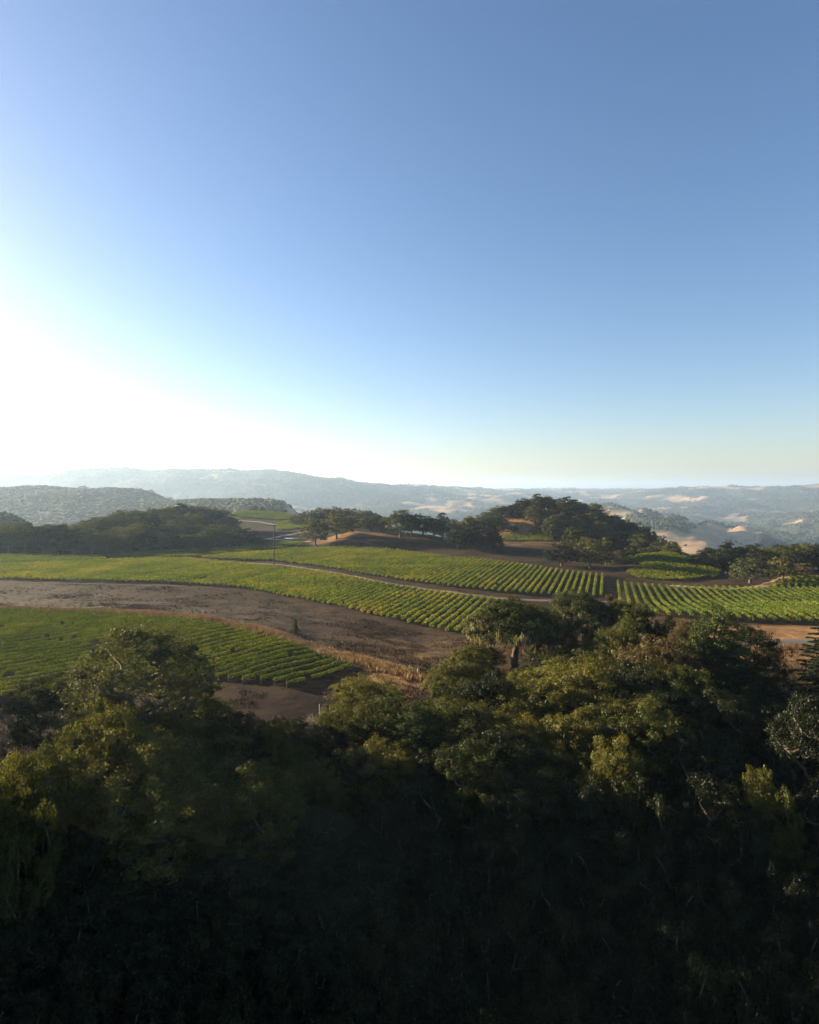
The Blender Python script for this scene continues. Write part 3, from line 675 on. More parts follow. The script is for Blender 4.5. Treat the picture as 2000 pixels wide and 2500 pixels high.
# --- foreground trees: kind, px, Y, top row, width px, foliage
N_('dome', 345, 62, 1530, 370, 'grey_oak', 'tall domed grey-green tree standing in front of the near vine rows', name='broadleaf_tree', idx=0)
N_('oak', 120, 66, 1640, 170, 'grey_oak', 'small sparse tree reaching out beside the tall domed tree, over bare dark ground', idx=1)
N_('oak', 250, 52, 1722, 260, 'yellow_oak', 'bright yellow-green oak at the left foot of the tall domed tree', idx=2)
N_('oak', 105, 47, 1828, 220, 'yellow_oak', 'yellow-green oak lower than the bright one, at the left edge of the wood', idx=0)
N_('oak', 0, 45, 1858, 210, 'yellow_oak', 'olive oak cut by the left edge of the picture', idx=1)
N_('dome', 560, 58, 1735, 210, 'dark', 'dark dense tree against the right flank of the tall domed tree', name='broadleaf_tree', idx=1)
N_('oak', 672, 60, 1748, 110, 'oak', 'small dark oak with a lit tip between the domed tree and the bare shrub', idx=2)
N_('oak', 890, 75, 1652, 195, 'yellow_oak', 'olive oak with dark forked stems beside the bare shrub', idx=0)
N_('dome', 1020, 63, 1722, 165, 'bay', 'soft rounded bright green tree in front of the forked oaks', name='broadleaf_tree', idx=1)
N_('oak', 1115, 73, 1662, 190, 'oak', 'oak with a long visible trunk behind the soft green tree', idx=1)
N_('moss', 1255, 99, 1458, 215, 'oak', 'tall umbrella oak with bare limbs and lichen, first from the brown field', idx=0, name='lichen_oak', rot=0.6)
N_('moss', 1302, 101, 1478, 150, 'oak', 'second umbrella oak leaning out of the tall one beside the brown field', idx=1, name='lichen_oak', rot=5.2)
N_('oak', 1350, 106, 1500, 120, 'oak', 'low oak between the umbrella oaks and the lichen-draped oak', idx=1)
N_('oak', 1618, 97, 1502, 120, 'dark', 'dark oak hiding the bare ground left of the cone-shaped tree', idx=2)
N_('moss', 1415, 105, 1440, 165, 'grey_oak', 'lichen-draped oak right behind the umbrella oak, topping the wood', idx=1, name='lichen_oak', rot=2.0)
N_('oak', 1485, 103, 1455, 110, 'oak', 'round-headed oak at the wood edge where two vine blocks part', idx=2)
N_('oak', 1545, 100, 1468, 120, 'oak', 'dark oak against the first long vine rows of the right block', idx=0)
N_('moss', 1530, 88, 1508, 140, 'oak', 'smaller lichen-hung oak in front of the dark wood-edge oak', idx=1, name='lichen_oak', rot=4.0)
N_('moss', 1672, 92, 1508, 85, 'brown_oak', 'brown-leaved oak with pale lichen touching the tall green cone-shaped tree', idx=0, name='lichen_oak', rot=3.0)
N_('cone', 1752, 80, 1476, 150, 'bay', 'tall cone-shaped bright green tree in front of the right vine block', name='broadleaf_tree', idx=0, rot=0.4)
N_('cone', 1712, 79, 1512, 100, 'bay', 'shorter green shoot of trees at the left flank of the cone-shaped tree', name='broadleaf_tree', idx=0, rot=2.2)
N_('dome', 1836, 84, 1528, 165, 'dark', 'dark bushy tree at the right flank of the cone-shaped tree', name='broadleaf_tree', idx=0)
N_('oak', 1610, 79, 1548, 200, 'brown_oak', 'broad brownish oak in the middle of the right-hand wood', idx=1)
N_('oak', 1172, 101, 1572, 120, 'yellow_oak', 'low spreading oak with branches reaching over the brown field', idx=2)
N_('oak', 1345, 87, 1588, 150, 'oak', 'green oak just below the lichen-draped oaks', idx=0)
N_('oak', 1420, 83, 1592, 150, 'yellow_oak', 'yellow-green oak under the lichen-draped oaks, left of the brownish oak', idx=1)
N_('oak', 1222, 80, 1650, 165, 'yellow_oak', 'olive oak below the bare limbs of the umbrella oak', idx=2)
N_('oak', 1320, 76, 1645, 190, 'yellow_oak', 'sunlit yellow-green oak in the centre of the right-hand wood', idx=0)
N_('oak', 1470, 72, 1655, 190, 'brown_oak', 'brownish-green oak below and left of the broad brownish oak', idx=1)
N_('oak', 1690, 69, 1622, 150, 'oak', 'lit oak in front of the foot of the cone-shaped tree', idx=2)
N_('oak', 1250, 63, 1742, 210, 'yellow_oak', 'lit yellow-green oak beside the orange grass clearing', idx=1)
N_('oak', 1390, 62, 1722, 230, 'oak', 'wide green oak in front of the sunlit centre oak', idx=2)
N_('oak', 1605, 59, 1735, 190, 'yellow_oak', 'yellow-topped oak in front of dead grey branches', idx=0)
N_('oak', 1495, 55, 1792, 150, 'yellow_oak', 'small golden-topped oak low in the wood', idx=1)
N_('oak', 1890, 50, 1872, 170, 'yellow_oak', 'golden-green oak low at the right side of the wood', idx=2)
N_('dome', 1985, 55, 1700, 230, 'dark', 'dark green dome of a tree at the right edge below the conifer', name='broadleaf_tree', idx=0)  # dark leaves paint this crown as if it stood in shade
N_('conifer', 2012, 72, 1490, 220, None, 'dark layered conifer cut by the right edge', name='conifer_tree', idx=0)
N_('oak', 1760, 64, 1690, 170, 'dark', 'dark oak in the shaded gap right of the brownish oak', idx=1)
N_('dome', 770, 48, 1985, 240, 'grey_oak', 'grey-green bushy tree below the bare shrub', name='broadleaf_tree', idx=1)
N_('dome', 1010, 52, 1905, 230, 'dark', 'dark tree directly below the soft rounded green tree', name='broadleaf_tree', idx=0)
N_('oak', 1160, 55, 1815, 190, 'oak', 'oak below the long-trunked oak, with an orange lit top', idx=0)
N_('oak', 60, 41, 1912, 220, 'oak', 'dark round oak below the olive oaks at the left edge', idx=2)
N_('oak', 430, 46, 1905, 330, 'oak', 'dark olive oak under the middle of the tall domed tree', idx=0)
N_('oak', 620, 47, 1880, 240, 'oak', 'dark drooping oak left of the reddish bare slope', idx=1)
# shaded canopy towards the camera: nothing tells these apart
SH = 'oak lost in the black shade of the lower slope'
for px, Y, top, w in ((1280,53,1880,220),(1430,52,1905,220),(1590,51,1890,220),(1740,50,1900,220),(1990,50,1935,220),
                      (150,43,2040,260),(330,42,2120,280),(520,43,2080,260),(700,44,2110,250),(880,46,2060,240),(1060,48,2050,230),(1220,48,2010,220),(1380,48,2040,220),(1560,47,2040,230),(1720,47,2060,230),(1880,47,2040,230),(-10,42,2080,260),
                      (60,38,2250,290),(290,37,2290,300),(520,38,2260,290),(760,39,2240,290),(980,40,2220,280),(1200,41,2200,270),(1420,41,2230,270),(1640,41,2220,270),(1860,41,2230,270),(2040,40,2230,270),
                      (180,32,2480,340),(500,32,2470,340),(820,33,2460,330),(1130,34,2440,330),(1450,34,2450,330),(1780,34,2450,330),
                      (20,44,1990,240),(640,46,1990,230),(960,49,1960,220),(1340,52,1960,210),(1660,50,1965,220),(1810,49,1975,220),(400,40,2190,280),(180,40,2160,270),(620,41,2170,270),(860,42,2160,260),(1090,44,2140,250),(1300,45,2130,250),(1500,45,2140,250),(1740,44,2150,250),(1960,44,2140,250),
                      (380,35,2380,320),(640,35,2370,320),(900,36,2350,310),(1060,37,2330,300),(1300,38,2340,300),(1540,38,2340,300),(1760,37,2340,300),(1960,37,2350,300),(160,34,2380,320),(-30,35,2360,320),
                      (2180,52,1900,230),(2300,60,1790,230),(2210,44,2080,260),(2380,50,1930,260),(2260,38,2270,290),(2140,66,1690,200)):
    N_(random.choice(('oak', 'oak', 'dome')), px, Y, top, w, 'dark', SH, 'oaks in the black shade')  # the dark leaf colour deepens the real shade on these crowns
UL, UG = 'oak crowded among the taller oaks in the middle of the wood', 'crowded oaks of the middle wood'
for px, Y, h in ((1110,84,7),(1150,90,6),(1180,72,8),(1130,64,9),(1270,70,8),(1365,76,9),(1400,70,9),(1440,95,7),(1500,92,8),(1500,78,9),(1560,72,9),(1560,88,8),(1640,72,9),(1600,66,9),(1650,86,8),(1540,64,9),(1450,62,9),(1320,58,9),(1200,60,9),(1690,58,9),(1790,74,8),(1850,66,8),(1730,52,8),(1830,56,7),(1930,62,8),(1930,72,6),(735,61,5),(800,63,6),(690,64,6),(838,67,6),(770,56,5),(650,66,5),(960,66,8),(940,58,7),(1060,58,8),(860,58,6),(500,54,9),(420,58,9),(330,50,10),(180,56,8),(480,64,8),(300,58,9)):
    g = W(px, Y)
    N_('oak', px + random.uniform(-8, 8), Y, 1195 + FPX * (CAM_Z - g[2] - h * random.uniform(0.9, 1.15)) / Y, h * random.uniform(0.95, 1.25) / Y * FPX, random.choice(('oak', 'dark', 'oak', 'yellow_oak')), UL, UG)
# wood added on the unseen rise beside the camera to throw shade
def shade_blocker_wood():
    Vs, Fs, nv = [], [], 0
    for _ in range(44):
        x = random.uniform(-150, -60); y = random.uniform(-50, 84)
        if abs(x) < 0.72 * y + 8: continue
        me = MID['oak'][random.randrange(3)]['crown']
        v = np.zeros(len(me.vertices) * 3, np.float32); me.vertices.foreach_get('co', v); v = v.reshape(-1, 3)
        f = np.zeros(len(me.loops), np.int32); me.loops.foreach_get('vertex_index', f)
        a = random.uniform(0, 6.28); s = random.uniform(0.8, 1.1)
        Rm = np.array([[math.cos(a), -math.sin(a), 0], [math.sin(a), math.cos(a), 0], [0, 0, 1]]) * s
        Vs.append(v @ Rm.T + (x, y, float(H(x, y)))); Fs.append(f.reshape(-1, 4) + nv); nv += len(v)
    tag(obj('shade_blocker_wood', mesh_np('shade_blocker_wood', np.vstack(Vs), np.vstack(Fs), [M['oak']])), 'unseen oak wood added on the rise to cast shade', 'wood', None, 'stuff')
shade_blocker_wood()

# shrubs and young trees on the brown field
N_('young', 721, 138, 1507, 26, 'bay', 'lone young evergreen on the brown field', name='young_tree')
N_('bush', 1042, 101, 1617, 38, 'dark', 'round dark bush beside the end of the golden grass bank', cat='shrub', name='bush', hmin=1.5)
N_('young', 1079, 100, 1606, 34, 'dark', 'pointed young evergreen beside the round dark bush', name='young_tree')

# bare shrub
def bare_shrub(px, Y, label):
    x, y, z = W(px, Y)
    root = tag(empty('bare_shrub', (x, y, z)), label, 'shrub')
    Vs, Fs, nv = [], [], 0
    def grow(p, d, L, r, lev):
        nonlocal nv
        pts = [p]
        for k in range(3):
            d = d + rng.normal(0, 0.16, 3); d /= np.linalg.norm(d); pts.append(pts[-1] + d * L / 3)
        v, f = tube(pts, np.linspace(r, r * 0.6, 4), 4); Vs.append(v); Fs.append(f + nv); nv += len(v)
        if lev:
            for k in range(4 if lev > 1 else 5):
                e = d + rng.normal(0, 0.5, 3) + np.array([0, 0, 0.12]); grow(pts[random.choice((2, 3))], e / np.linalg.norm(e), L * rng.uniform(0.55, 0.8), r * 0.55, lev - 1)
    for k in range(4):
        e = np.array([rng.normal(0, .45), rng.normal(0, .45), 1.0]); grow(np.array([0, 0, 0.0]), e / np.linalg.norm(e), 1.5, 0.09, 4)
    obj('twigs', mesh_np('twigs', np.vstack(Vs), np.vstack(Fs), [M['dead']]), root)
    grow_v = tube([(0, 0, -0.2), (0.1, 0, 0.5), (0.15, 0.1, 1.0)], [0.2, 0.15, 0.1])
    obj('trunk', mesh_np('trunk', grow_v[0], grow_v[1], [M['bark']], True), root)
bare_shrub(765, 72.5, 'bare leafless shrub with pale pinkish twigs at the foot of the bank')
bare_shrub(1790, 56, 'dead tree with bare grey branches low in the wood')

# --- knoll oaks
K = lambda *a, **k: plant(MID, *a, **k)
K('oak', 770, 432, 1266, 62, 'oak', 'first oak of the knoll, beside the bright pond', idx=0)
K('oak', 822, 441, 1250, 80, 'oak', 'spreading oak second from the pond on the knoll slope', idx=1)
K('oak', 905, 463, 1257, 74, 'grey_oak', 'squat oak on the very crest of the knoll', idx=2)
K('oak', 977, 432, 1243, 70, 'oak', 'tall oak right of the knoll crest with a visible trunk', idx=0)
K('oak', 1033, 442, 1254, 70, 'dark', 'dark oak between the tall oak and the twin-topped oak', idx=1)
K('dome', 1082, 437, 1251, 46, 'grey_oak', 'narrow twin-topped oak in the knoll row', idx=0)
K('oak', 1140, 412, 1257, 58, 'oak', 'lit-topped oak above the big dark clump at the knoll end', idx=2)
K('oak', 1180, 402, 1272, 84, 'dark', 'big dark oak ending the knoll row', idx=0)
K('oak', 1120, 395, 1282, 60, 'dark', 'low dark oak at the front of the knoll clump', idx=1)
K('oak', 1005, 437, 1252, 56, 'dark', 'dark oak filling the gap beside the tall oak of the knoll', idx=2)
K('oak', 1060, 440, 1262, 60, 'oak', 'low wide oak under the twin-topped oak of the knoll', idx=1)
K('oak', 1110, 425, 1268, 56, 'grey_oak', 'greyish oak behind the low dark oak of the knoll', idx=0)
K('oak', 1160, 393, 1300, 70, 'dark', 'lowest dark oak at the foot of the knoll clump', idx=2)
K('oak', 860, 470, 1262, 48, 'oak', 'half hidden oak between the spreading oak and the squat crest oak', idx=1)
K('oak', 936, 458, 1264, 44, 'grey_oak', 'small oak between the squat crest oak and the tall oak', idx=0)
K('dome', 1208, 398, 1290, 44, 'dark', 'small dark tree leaning off the end of the knoll clump', idx=1)
# --- oaks on the saddle below the wooded hill
K('oak', 1372, 326, 1328, 92, 'dark', 'low broad dark oak at the edge of the bare saddle', idx=1)
K('oak', 1405, 350, 1287, 84, 'oak', 'tallest oak of the saddle group, with a lit top', idx=2)
K('oak', 1441, 319, 1312, 84, 'oak', 'oak with a clear dark trunk in front of the saddle group', idx=0)
K('dome', 1480, 334, 1312, 42, 'oak', 'slim oak at the end of the saddle group', idx=0)
K('dome', 1512, 360, 1343, 36, 'brown_oak', 'brownish bush at the edge of the rounded vine rise', cat='shrub', name='bush', idx=0)
K('dome', 1540, 362, 1341, 34, 'oak', 'green bush behind the rounded vine rise', cat='shrub', name='bush', idx=1)
K('dome', 1641, 353, 1320, 44, 'yellow_oak', 'pale upright tree alone behind the rounded vine rise', idx=1)
K('dome', 1600, 365, 1340, 40, 'dark', 'dark bush left of the pale upright tree', cat='shrub', name='bush', idx=0)
K('dome', 1668, 352, 1349, 40, 'oak', 'low bush right of the pale upright tree', cat='shrub', name='bush', idx=0)
# --- edge oaks by the right-hand vines
K('oak', 1832, 268, 1358, 104, 'grey_oak', 'wide grey-green oak beside the pale track', idx=1)
K('oak', 1912, 276, 1358, 70, 'oak', 'rounded oak with a green left side next to the wide oak', idx=2)
K('oak', 1955, 284, 1374, 56, 'brown_oak', 'brownish oak at the back of the bright vine patch', idx=0)
# --- right-hand wood
for px, Y, top, w in ((1712,318,1352,52),(1730,335,1334,52),(1752,322,1350,50),(1778,345,1325,60),(1760,330,1340,48),(1815,345,1332,56),(1848,330,1334,56),(1880,345,1332,60),(1922,335,1330,60),(1968,335,1328,64),(2010,330,1330,64),(1790,318,1362,50),(1985,315,1350,60),(2040,315,1345,66),(1945,318,1345,56),(1870,315,1350,56),(1700,335,1352,44),(1840,365,1330,60),(1900,370,1328,60),(1950,368,1326,60),(2000,365,1327,60),(2045,350,1326,60)):
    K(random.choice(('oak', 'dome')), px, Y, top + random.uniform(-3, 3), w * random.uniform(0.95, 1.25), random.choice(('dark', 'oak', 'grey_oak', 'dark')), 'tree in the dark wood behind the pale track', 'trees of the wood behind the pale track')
# --- wooded hill
crest = [(1165,1262),(1200,1248),(1255,1226),(1290,1215),(1315,1208),(1360,1209),(1400,1218),(1440,1232),(1475,1243),(1510,1258),(1550,1275),(1590,1298),(1630,1322),(1660,1342)]
cx_, cy_ = zip(*crest)
HL, HG = 'tree in the thick wood covering the round hill', 'trees of the round wooded hill'
for px in np.arange(1172, 1655, 23):
    px = px + random.uniform(-7, 7); top = np.interp(px, cx_, cy_); Y = 545 if px < 1500 else 530 - (px - 1500) * 0.35
    K(random.choice(('oak', 'dome')), px, Y + random.uniform(-8, 8), top + random.uniform(-3, 10), random.uniform(48, 78), random.choice(('oak', 'grey_oak', 'oak', 'dark')), HL, HG)
for Yo in (520, 500, 482, 466):
    for px in np.arange(1190 + (Yo % 7) * 5, 1655, 36):
        if Yo < 518 and px < 1300: continue
        if Yo < 500 and px < 1335: continue
        Y = Yo if px < 1500 else Yo - (px - 1500) * 0.42
        Y += random.uniform(-7, 7); px += random.uniform(-10, 10)
        g = W(px, Y); tz = g[2] + random.uniform(9, 18)
        K(random.choice(('oak', 'dome', 'dome')), px, Y, 1195 + (CAM_Z - tz) / Y * FPX, random.uniform(40, 72), random.choice(('oak', 'yellow_oak', 'grey_oak', 'oak', 'dark')) if px < 1460 else random.choice(('dark', 'oak')), HL, HG)
for px, Y, h in ((1655,415,9),(1675,408,8),(1640,430,10),(1690,398,7),(1615,440,11),(1630,400,8)):
    g = W(px, Y)
    K('dome', px, Y, 1195 + (CAM_Z - g[2] - h) / Y * FPX, h * 1.25 / Y * FPX, 'dark', HL, HG)
K('oak', 1204, 505, 1248, 78, 'grey_oak', 'broad oak at the left foot of the round wooded hill', idx=1)
K('dome', 1252, 492, 1283, 30, 'dark', 'small dark bush on the orange bank of the wooded hill', cat='shrub', name='bush', idx=0)
# --- left-hand wood
LL, LG = 'tree in the wood along the far edge of the left vines', 'trees of the wood along the left vines'
ctop = [(-60,1276),(45,1275),(138,1279),(185,1276),(250,1256),(276,1246),(345,1240),(400,1236),(430,1226),(479,1226),(540,1244),(580,1262),(640,1330)]
lx, ly = zip(*ctop)
for px in np.arange(-50, 575, 19):
    top = np.interp(px, lx, ly); Y = np.interp(px, [-50, 200, 345, 480, 560], [450, 470, 505, 570, 560])
    K(random.choice(('oak', 'dome')), px + random.uniform(-5, 5), Y + random.uniform(-10, 10), top + random.uniform(-2, 8), random.uniform(44, 66), random.choice(('oak', 'dark', 'grey_oak', 'oak')), LL, LG)
for f0 in (0.3, 0.62):
    for px in np.arange(-50 + f0 * 30, 570, 31):
        ya = np.interp(px, [-50, 200, 345, 480, 560, 620], [392, 382, 388, 402, 425, 440]); yb = np.interp(px, [-50, 200, 345, 480, 560], [450, 470, 505, 570, 560])
        Y = ya + (yb - ya) * f0 + random.uniform(-7, 7); g = W(px, Y); tz = g[2] + random.uniform(12, 16)
        K(random.choice(('oak', 'dome')), px, Y, 1195 + (CAM_Z - tz) / Y * FPX, random.uniform(46, 66), random.choice(('oak', 'dark', 'grey_oak', 'oak')), LL, LG)
for px, Y, top, w in ((-30,392,1284,70),(20,390,1280,66),(62,388,1276,66),(105,386,1282,60),(140,386,1279,66),(182,384,1290,60),(225,384,1298,60),(262,388,1298,56),(300,388,1300,56),(330,392,1296,50),(357,390,1295,56),(395,398,1302,50),(425,402,1306,50),(459,404,1303,56),(492,412,1305,50),(523,420,1287,70),(560,428,1300,50),(597,436,1289,76),(630,445,1312,40)):
    K(random.choice(('oak', 'dome')), px, Y, top, w * 1.1, random.choice(('oak', 'dark', 'grey_oak', 'oak')), LL, LG)
# --- hazy strip behind the knoll
for px, top in ((722,1256),(745,1246),(765,1244),(783,1239),(803,1240),(822,1236),(842,1240),(861,1240),(880,1243),(897,1245),(915,1250),(932,1258)):
    K('oak', px, 610 + random.uniform(-15, 15), top, random.uniform(34, 46), random.choice(('oak', 'grey_oak')), 'tree in the hazy strip of wood behind the oak knoll', 'trees of the strip behind the knoll')
# --- small trees on skylines
for px, Y, top, w, lab in ((619,772,1234,24,'large lone tree on the crest of the far hillside vineyard'), (641,772,1240,15,'small round tree beside the lone tree over the far vineyard'), (597,768,1246,9,'tiny bush at the end of the far vineyard crest'),
                      (672,776,1245,16,'first of two flat trees above the far vineyard'), (694,778,1244,16,'second of two flat trees above the far vineyard, nearer the pond')):
    plant(MID, 'oak', px, Y, top, w, 'oak', lab)
for px, Y, dy, w, lab in ((204,2057,15,27,'big lone tree standing on the second ridge'), (53,2057,7,10,'small lone tree at the left end of the second ridge'), (369,2044,10,14,'lone tree halfway down the second ridge'), (416,1940,9,13,'lone tree low on the second ridge')):
    g = W(px, Y)
    plant(FARP, 'oak', px, Y, 1195 + FPX * (CAM_Z - g[2]) / Y - dy, w, 'oak', lab)

# ------------------------------------------------------------------ far woodland (one mass)
def ico():
    import bmesh
    bm = bmesh.new(); bmesh.ops.create_icosphere(bm, subdivisions=2, radius=1)
    V = np.array([v.co[:] for v in bm.verts]); F = np.array([[v.index for v in f.verts] for f in bm.faces]); bm.free()
    return V, F
def far_woods():
    V0, F0 = ico()
    n = 220000
    th = rng.uniform(R(-40), R(40), n); r = np.exp(rng.uniform(math.log(800), math.log(6500), n))
    rs = stretch(r); x = np.sin(th) * rs; y = np.cos(th) * rs
    px = 1000 + FPX * x / y
    k = rng.random(n) < (wood_mask(x, y) * 0.95 + 0.015) * np.where((px < 620) & (r > 1000), np.where(r < 1700, 1.0, 0.75), 1.0)
    k &= ~((px > 540) & (px < 800) & (r < 1000))
    x, y, r, rs, px = x[k][:90000], y[k][:90000], r[k][:90000], rs[k][:90000], px[k][:90000]
    n = len(x); z = H(x, y)
    s = (2.0 + r / 1250 * rng.uniform(0.6, 1.5, n)) * (rs / r) ** 0.8 * np.where((px < 620) & (r < 1700), 1.35, 1.0)
    hgt = s * rng.uniform(0.7, 1.15, n) * np.interp(r, [1000, 3000], [0.9, 0.55]) * np.where((px < 620) & (r < 1700), 0.55, 1.0)
    var = [V0 * (1 + 0.28 * rng.normal(0, 1, (len(V0), 1))) for _ in range(8)]
    vi = rng.integers(0, 8, n); a = rng.uniform(0, 6.28, n)
    B = np.stack(var)[vi]
    ca, sa = np.cos(a)[:, None], np.sin(a)[:, None]
    X = (B[..., 0] * ca - B[..., 1] * sa) * s[:, None] + x[:, None]
    Y = (B[..., 0] * sa + B[..., 1] * ca) * s[:, None] + y[:, None]
    Z = B[..., 2] * hgt[:, None] + (z + hgt * 0.4)[:, None]
    V = np.stack([X, Y, Z], -1).reshape(-1, 3)
    F = (F0[None] + (np.arange(n) * len(V0))[:, None, None]).reshape(-1, 3)
    tag(obj('woodland', mesh_np('woodland', V, F, [M['farwood']])), 'far-off oak woodland spread over the hazy hills', 'woodland', None, 'stuff')
M['farwood'] = simple_mat('far_oak_foliage', (0.026, 0.034, 0.015), (0.056, 0.062, 0.028), 0.02, 1.0, 0, 'World')
far_woods()

# ------------------------------------------------------------------ dry grass
def blades(name, pts, hgt, mat, label, nb=7, wid=0.09, spread=0.22):
    n = len(pts)
    P = np.repeat(pts, nb, 0) + np.column_stack([rng.normal(0, spread, n * nb), rng.normal(0, spread, n * nb)])
    z = H(P[:, 0], P[:, 1]); a = rng.uniform(0, math.pi, n * nb)
    h = hgt * rng.uniform(0.5, 1.3, n * nb); dx = np.cos(a) * wid; dy = np.sin(a) * wid
    lean = rng.normal(0, 0.22, (n * nb, 2)) * h[:, None]
    A = np.column_stack([P[:, 0] - dx, P[:, 1] - dy, z - 0.05]); B = np.column_stack([P[:, 0] + dx, P[:, 1] + dy, z - 0.05]); C = np.column_stack([P[:, 0] + lean[:, 0], P[:, 1] + lean[:, 1], z + h])
    V = np.stack([A, B, C], 1).reshape(-1, 3)
    tag(obj(name, mesh_np(name, V, np.arange(len(V)).reshape(-1, 3), [mat])), label, 'grass', None, 'stuff')
def along(pts, n, w):
    P = np.array([((px - 1000) / FPX * Y, Y) for px, Y in pts])
    seg = np.hypot(*np.diff(P, axis=0).T); s = np.concatenate([[0], np.cumsum(seg)])
    q = rng.uniform(0, s[-1], n)
    x = np.interp(q, s, P[:, 0]); y = np.interp(q, s, P[:, 1])
    o = rng.normal(0, w, n)
    return np.column_stack([x, y + o])
BERM = [(-70,158),(0,157),(230,156),(350,151.5),(500,144),(620,134.5),(695,128),(790,118),(880,110.5),(960,104),(1050,99),(1110,97)]
blades('golden_grass', along(BERM, 14000, 1.3), 0.75, M['gold'], 'golden dry grass along the bank above the near vines')
fld = rng.uniform(0, 1, (60000, 2)); fx = (-40 + fld[:, 0] * 1240 - 1000) / FPX; fy = 105 + fld[:, 1] * 160
X_, Y_ = fx * fy, fy
pxx = 1000 + fx * FPX
lim_lo = np.interp(pxx, [p for p, _ in BERM], [q for _, q in BERM]); lim_hi = np.interp(pxx, [0,200,464,580,695,811,927,1043,1136,1200], [262,256,248,238,217,197,179,165,155,150])
pat = fbm(X_ / 22, Y_ / 22, 3)
k = (Y_ > lim_lo) & (Y_ < lim_hi) & (rng.random(len(X_)) < 0.04 + 0.75 * np.clip(pat, 0, 1))
blades('dry_weeds', np.column_stack([X_, Y_])[k], 0.38, M['weed'], 'brown dry weeds over the bare field', 6, 0.08, 0.3)
gx = rng.uniform(-60, 95, 26000); gy = rng.uniform(28, 132, 26000); pp = fbm(gx / 16 + 5, gy / 16, 3)
pq = 1000 + FPX * gx / gy
k = (pp > 0.02) & ~inside([((p - 1000) / FPX * q, q) for p, q in [(-80,154),(500,142),(900,106),(719,91),(400,96),(-80,83)]], gx, gy) & ~((pq > 1650) & (np.abs(gy - 129) < 2.4))
blades('dry_grass', np.column_stack([gx, gy])[k], 0.42, M['weed'], 'thin dry grass on the slope under the near trees', 6, 0.06, 0.3)

# ------------------------------------------------------------------ utility pole and posts
x, y, z = W(669, 322)
root = tag(empty('utility_pole', (x, y, z)), 'tall brown wooden utility pole beside the dirt track between the vines', 'utility pole')
top = CAM_Z - (1281 - 1195) / FPX * 322 - z
obj('pole', tube_mesh('pole', [(0, 0, -0.5), (0.02, 0, top * 0.5), (0.05, 0, top)], [0.30, 0.27, 0.21], M['pole'], 8), root)
def box(name, c, s, mat, parent):
    c = np.array(c); s = np.array(s) / 2
    V = np.array([[i, j, k] for i in (-1, 1) for j in (-1, 1) for k in (-1, 1)]) * s + c
    return obj(name, mesh_np(name, V, [[0, 1, 3, 2], [4, 6, 7, 5], [0, 4, 5, 1], [2, 3, 7, 6], [0, 2, 6, 4], [1, 5, 7, 3]], [mat]), parent)
arm = box('crossarm', (0.05, -0.22, top - 0.55), (2.4, 0.12, 0.14), M['pole'], root)
for dx in (-1.05, -0.45, 0.45, 1.05):
    obj('insulator', tube_mesh('insulator', [(0.05 + dx, -0.22, top - 0.47), (0.05 + dx, -0.22, top - 0.40), (0.05 + dx, -0.22, top - 0.22)], [0.03, 0.07, 0.05], M['porcelain'], 8), arm)
for px, Y, hh, lab in ((496,146,1.7,'thin pale marker post on the golden grass bank'), (780,82.5,1.5,'pale marker post behind the bare shrub'), (1020,101,1.3,'pale post at the end of the golden grass bank'), (1118,119,1.3,'pale post on the brown field near the umbrella oak'),
                       (1313,111,1.0,'white post seen through the limbs of the umbrella oak, the lower one'), (1311,115,0.9,'white post seen through the limbs of the umbrella oak, the farther one'), (652,322,2.6,'short stake just left of the utility pole'), (686,323,2.6,'short stake just right of the utility pole')):
    x, y, z = W(px, Y)
    r_ = tag(empty('marker_post', (x, y, z)), lab, 'post')
    obj('post', tube_mesh('post', [(0, 0, -0.2), (0, 0, hh * 0.5), (0.01, 0, hh)], [0.045, 0.042, 0.04], M['white'] if px != 652 and px != 686 else M['post'], 8), r_)
    obj('cap', tube_mesh('cap', [(0.01, 0, hh), (0.01, 0, hh + 0.04), (0.01, 0, hh + 0.06)], [0.055, 0.055, 0.03], M['white'] if px != 652 and px != 686 else M['post'], 8), r_)

# ------------------------------------------------------------------ haze
def haze():
    m, nt, out = nodes_of('haze_air')
    v = nd(nt, 'ShaderNodeVolumePrincipled')
    v.inputs['Color'].default_value = (0.54, 0.75, 1.0, 1); v.inputs['Density'].default_value = HAZE_D; v.inputs['Anisotropy'].default_value = 0.35
    nt.links.new(v.outputs[0], out.inputs['Volume'])
    zs = [v_[2] for o in bpy.data.objects if o.name in ('ground', 'hills') for v_ in (o.bound_box[0], o.bound_box[6])]
    lo, hi = min(zs) - 1.0, max(max(zs), CAM_Z) + 26.0
    c = (0, 0, (lo + hi) / 2)
    o = box('haze', c, (45000, 45000, hi - lo), m, None)
    tag(o, 'thin pale blue haze filling the air over the valley', 'haze', None, 'stuff')
HAZE_D = 7.5e-5
haze()

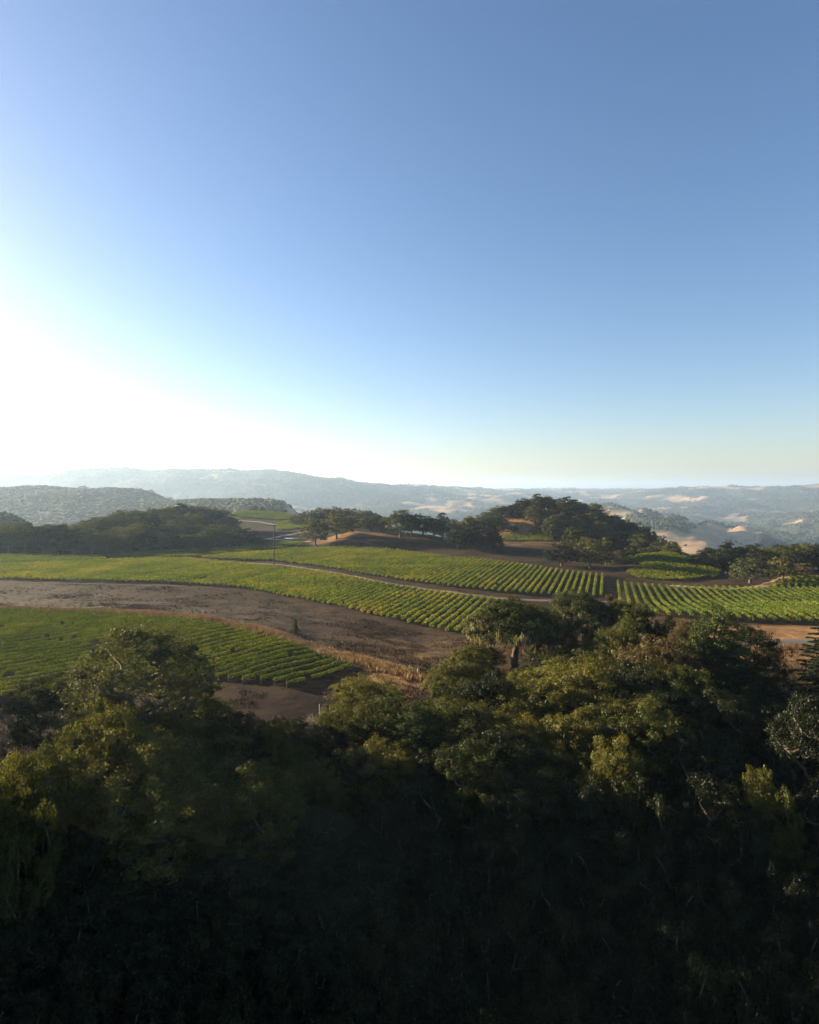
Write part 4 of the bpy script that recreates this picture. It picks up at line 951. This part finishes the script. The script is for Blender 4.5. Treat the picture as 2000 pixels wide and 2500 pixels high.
# ------------------------------------------------------------------ light, sky, camera
w = bpy.data.worlds.new('World'); scene.world = w; w.use_nodes = True
nt = w.node_tree
bg = nt.nodes['Background']; sky = nt.nodes.new('ShaderNodeTexSky'); sky.sky_type = 'NISHITA'; sky.sun_disc = False
sky.sun_elevation = SUN_EL; sky.sun_rotation = SUN_AZ; sky.altitude = 0; sky.air_density = 1.0; sky.dust_density = 0.8; sky.ozone_density = 2.4
hs = nt.nodes.new('ShaderNodeHueSaturation'); hs.inputs['Saturation'].default_value = 1.10; nt.links.new(sky.outputs[0], hs.inputs['Color'])
tn = nt.nodes.new('ShaderNodeMix'); tn.data_type = 'RGBA'; tn.blend_type = 'MULTIPLY'; tn.inputs[0].default_value = 1.0; tn.inputs[7].default_value = (1.03, 0.95, 1.0, 1)
nt.links.new(hs.outputs[0], tn.inputs[6]); nt.links.new(tn.outputs[2], bg.inputs[0]); bg.inputs[1].default_value = 0.05
sd = bpy.data.lights.new('sun', 'SUN'); sd.energy = 4.8; sd.angle = R(0.5); sd.color = (1.0, 0.80, 0.56)
so = link(bpy.data.objects.new('sun', sd)); so.location = (-200, 80, 200)
sv = Vector((math.sin(SUN_AZ) * math.cos(SUN_EL), math.cos(SUN_AZ) * math.cos(SUN_EL), math.sin(SUN_EL)))
so.rotation_euler = sv.to_track_quat('Z', 'Y').to_euler()
cd = bpy.data.cameras.new('camera'); cam = link(bpy.data.objects.new('camera', cd))
cam.location = (0, 0, CAM_Z); cam.rotation_euler = (R(90), 0, 0)
cd.sensor_fit = 'HORIZONTAL'; cd.sensor_width = 36; cd.lens = 36 * FPX / 2000; cd.shift_y = -55 / 2000
cd.clip_start = 0.5; cd.clip_end = 60000
scene.camera = cam
vs = scene.view_settings; vs.view_transform = 'Standard'; vs.look = 'None'; vs.exposure = 2.2; vs.gamma = 1.0
scene.cycles.use_denoising = True
scene.cycles.max_bounces = 6; scene.cycles.diffuse_bounces = 3; scene.cycles.transmission_bounces = 3; scene.cycles.volume_bounces = 0
scene.cycles.sample_clamp_indirect = 5
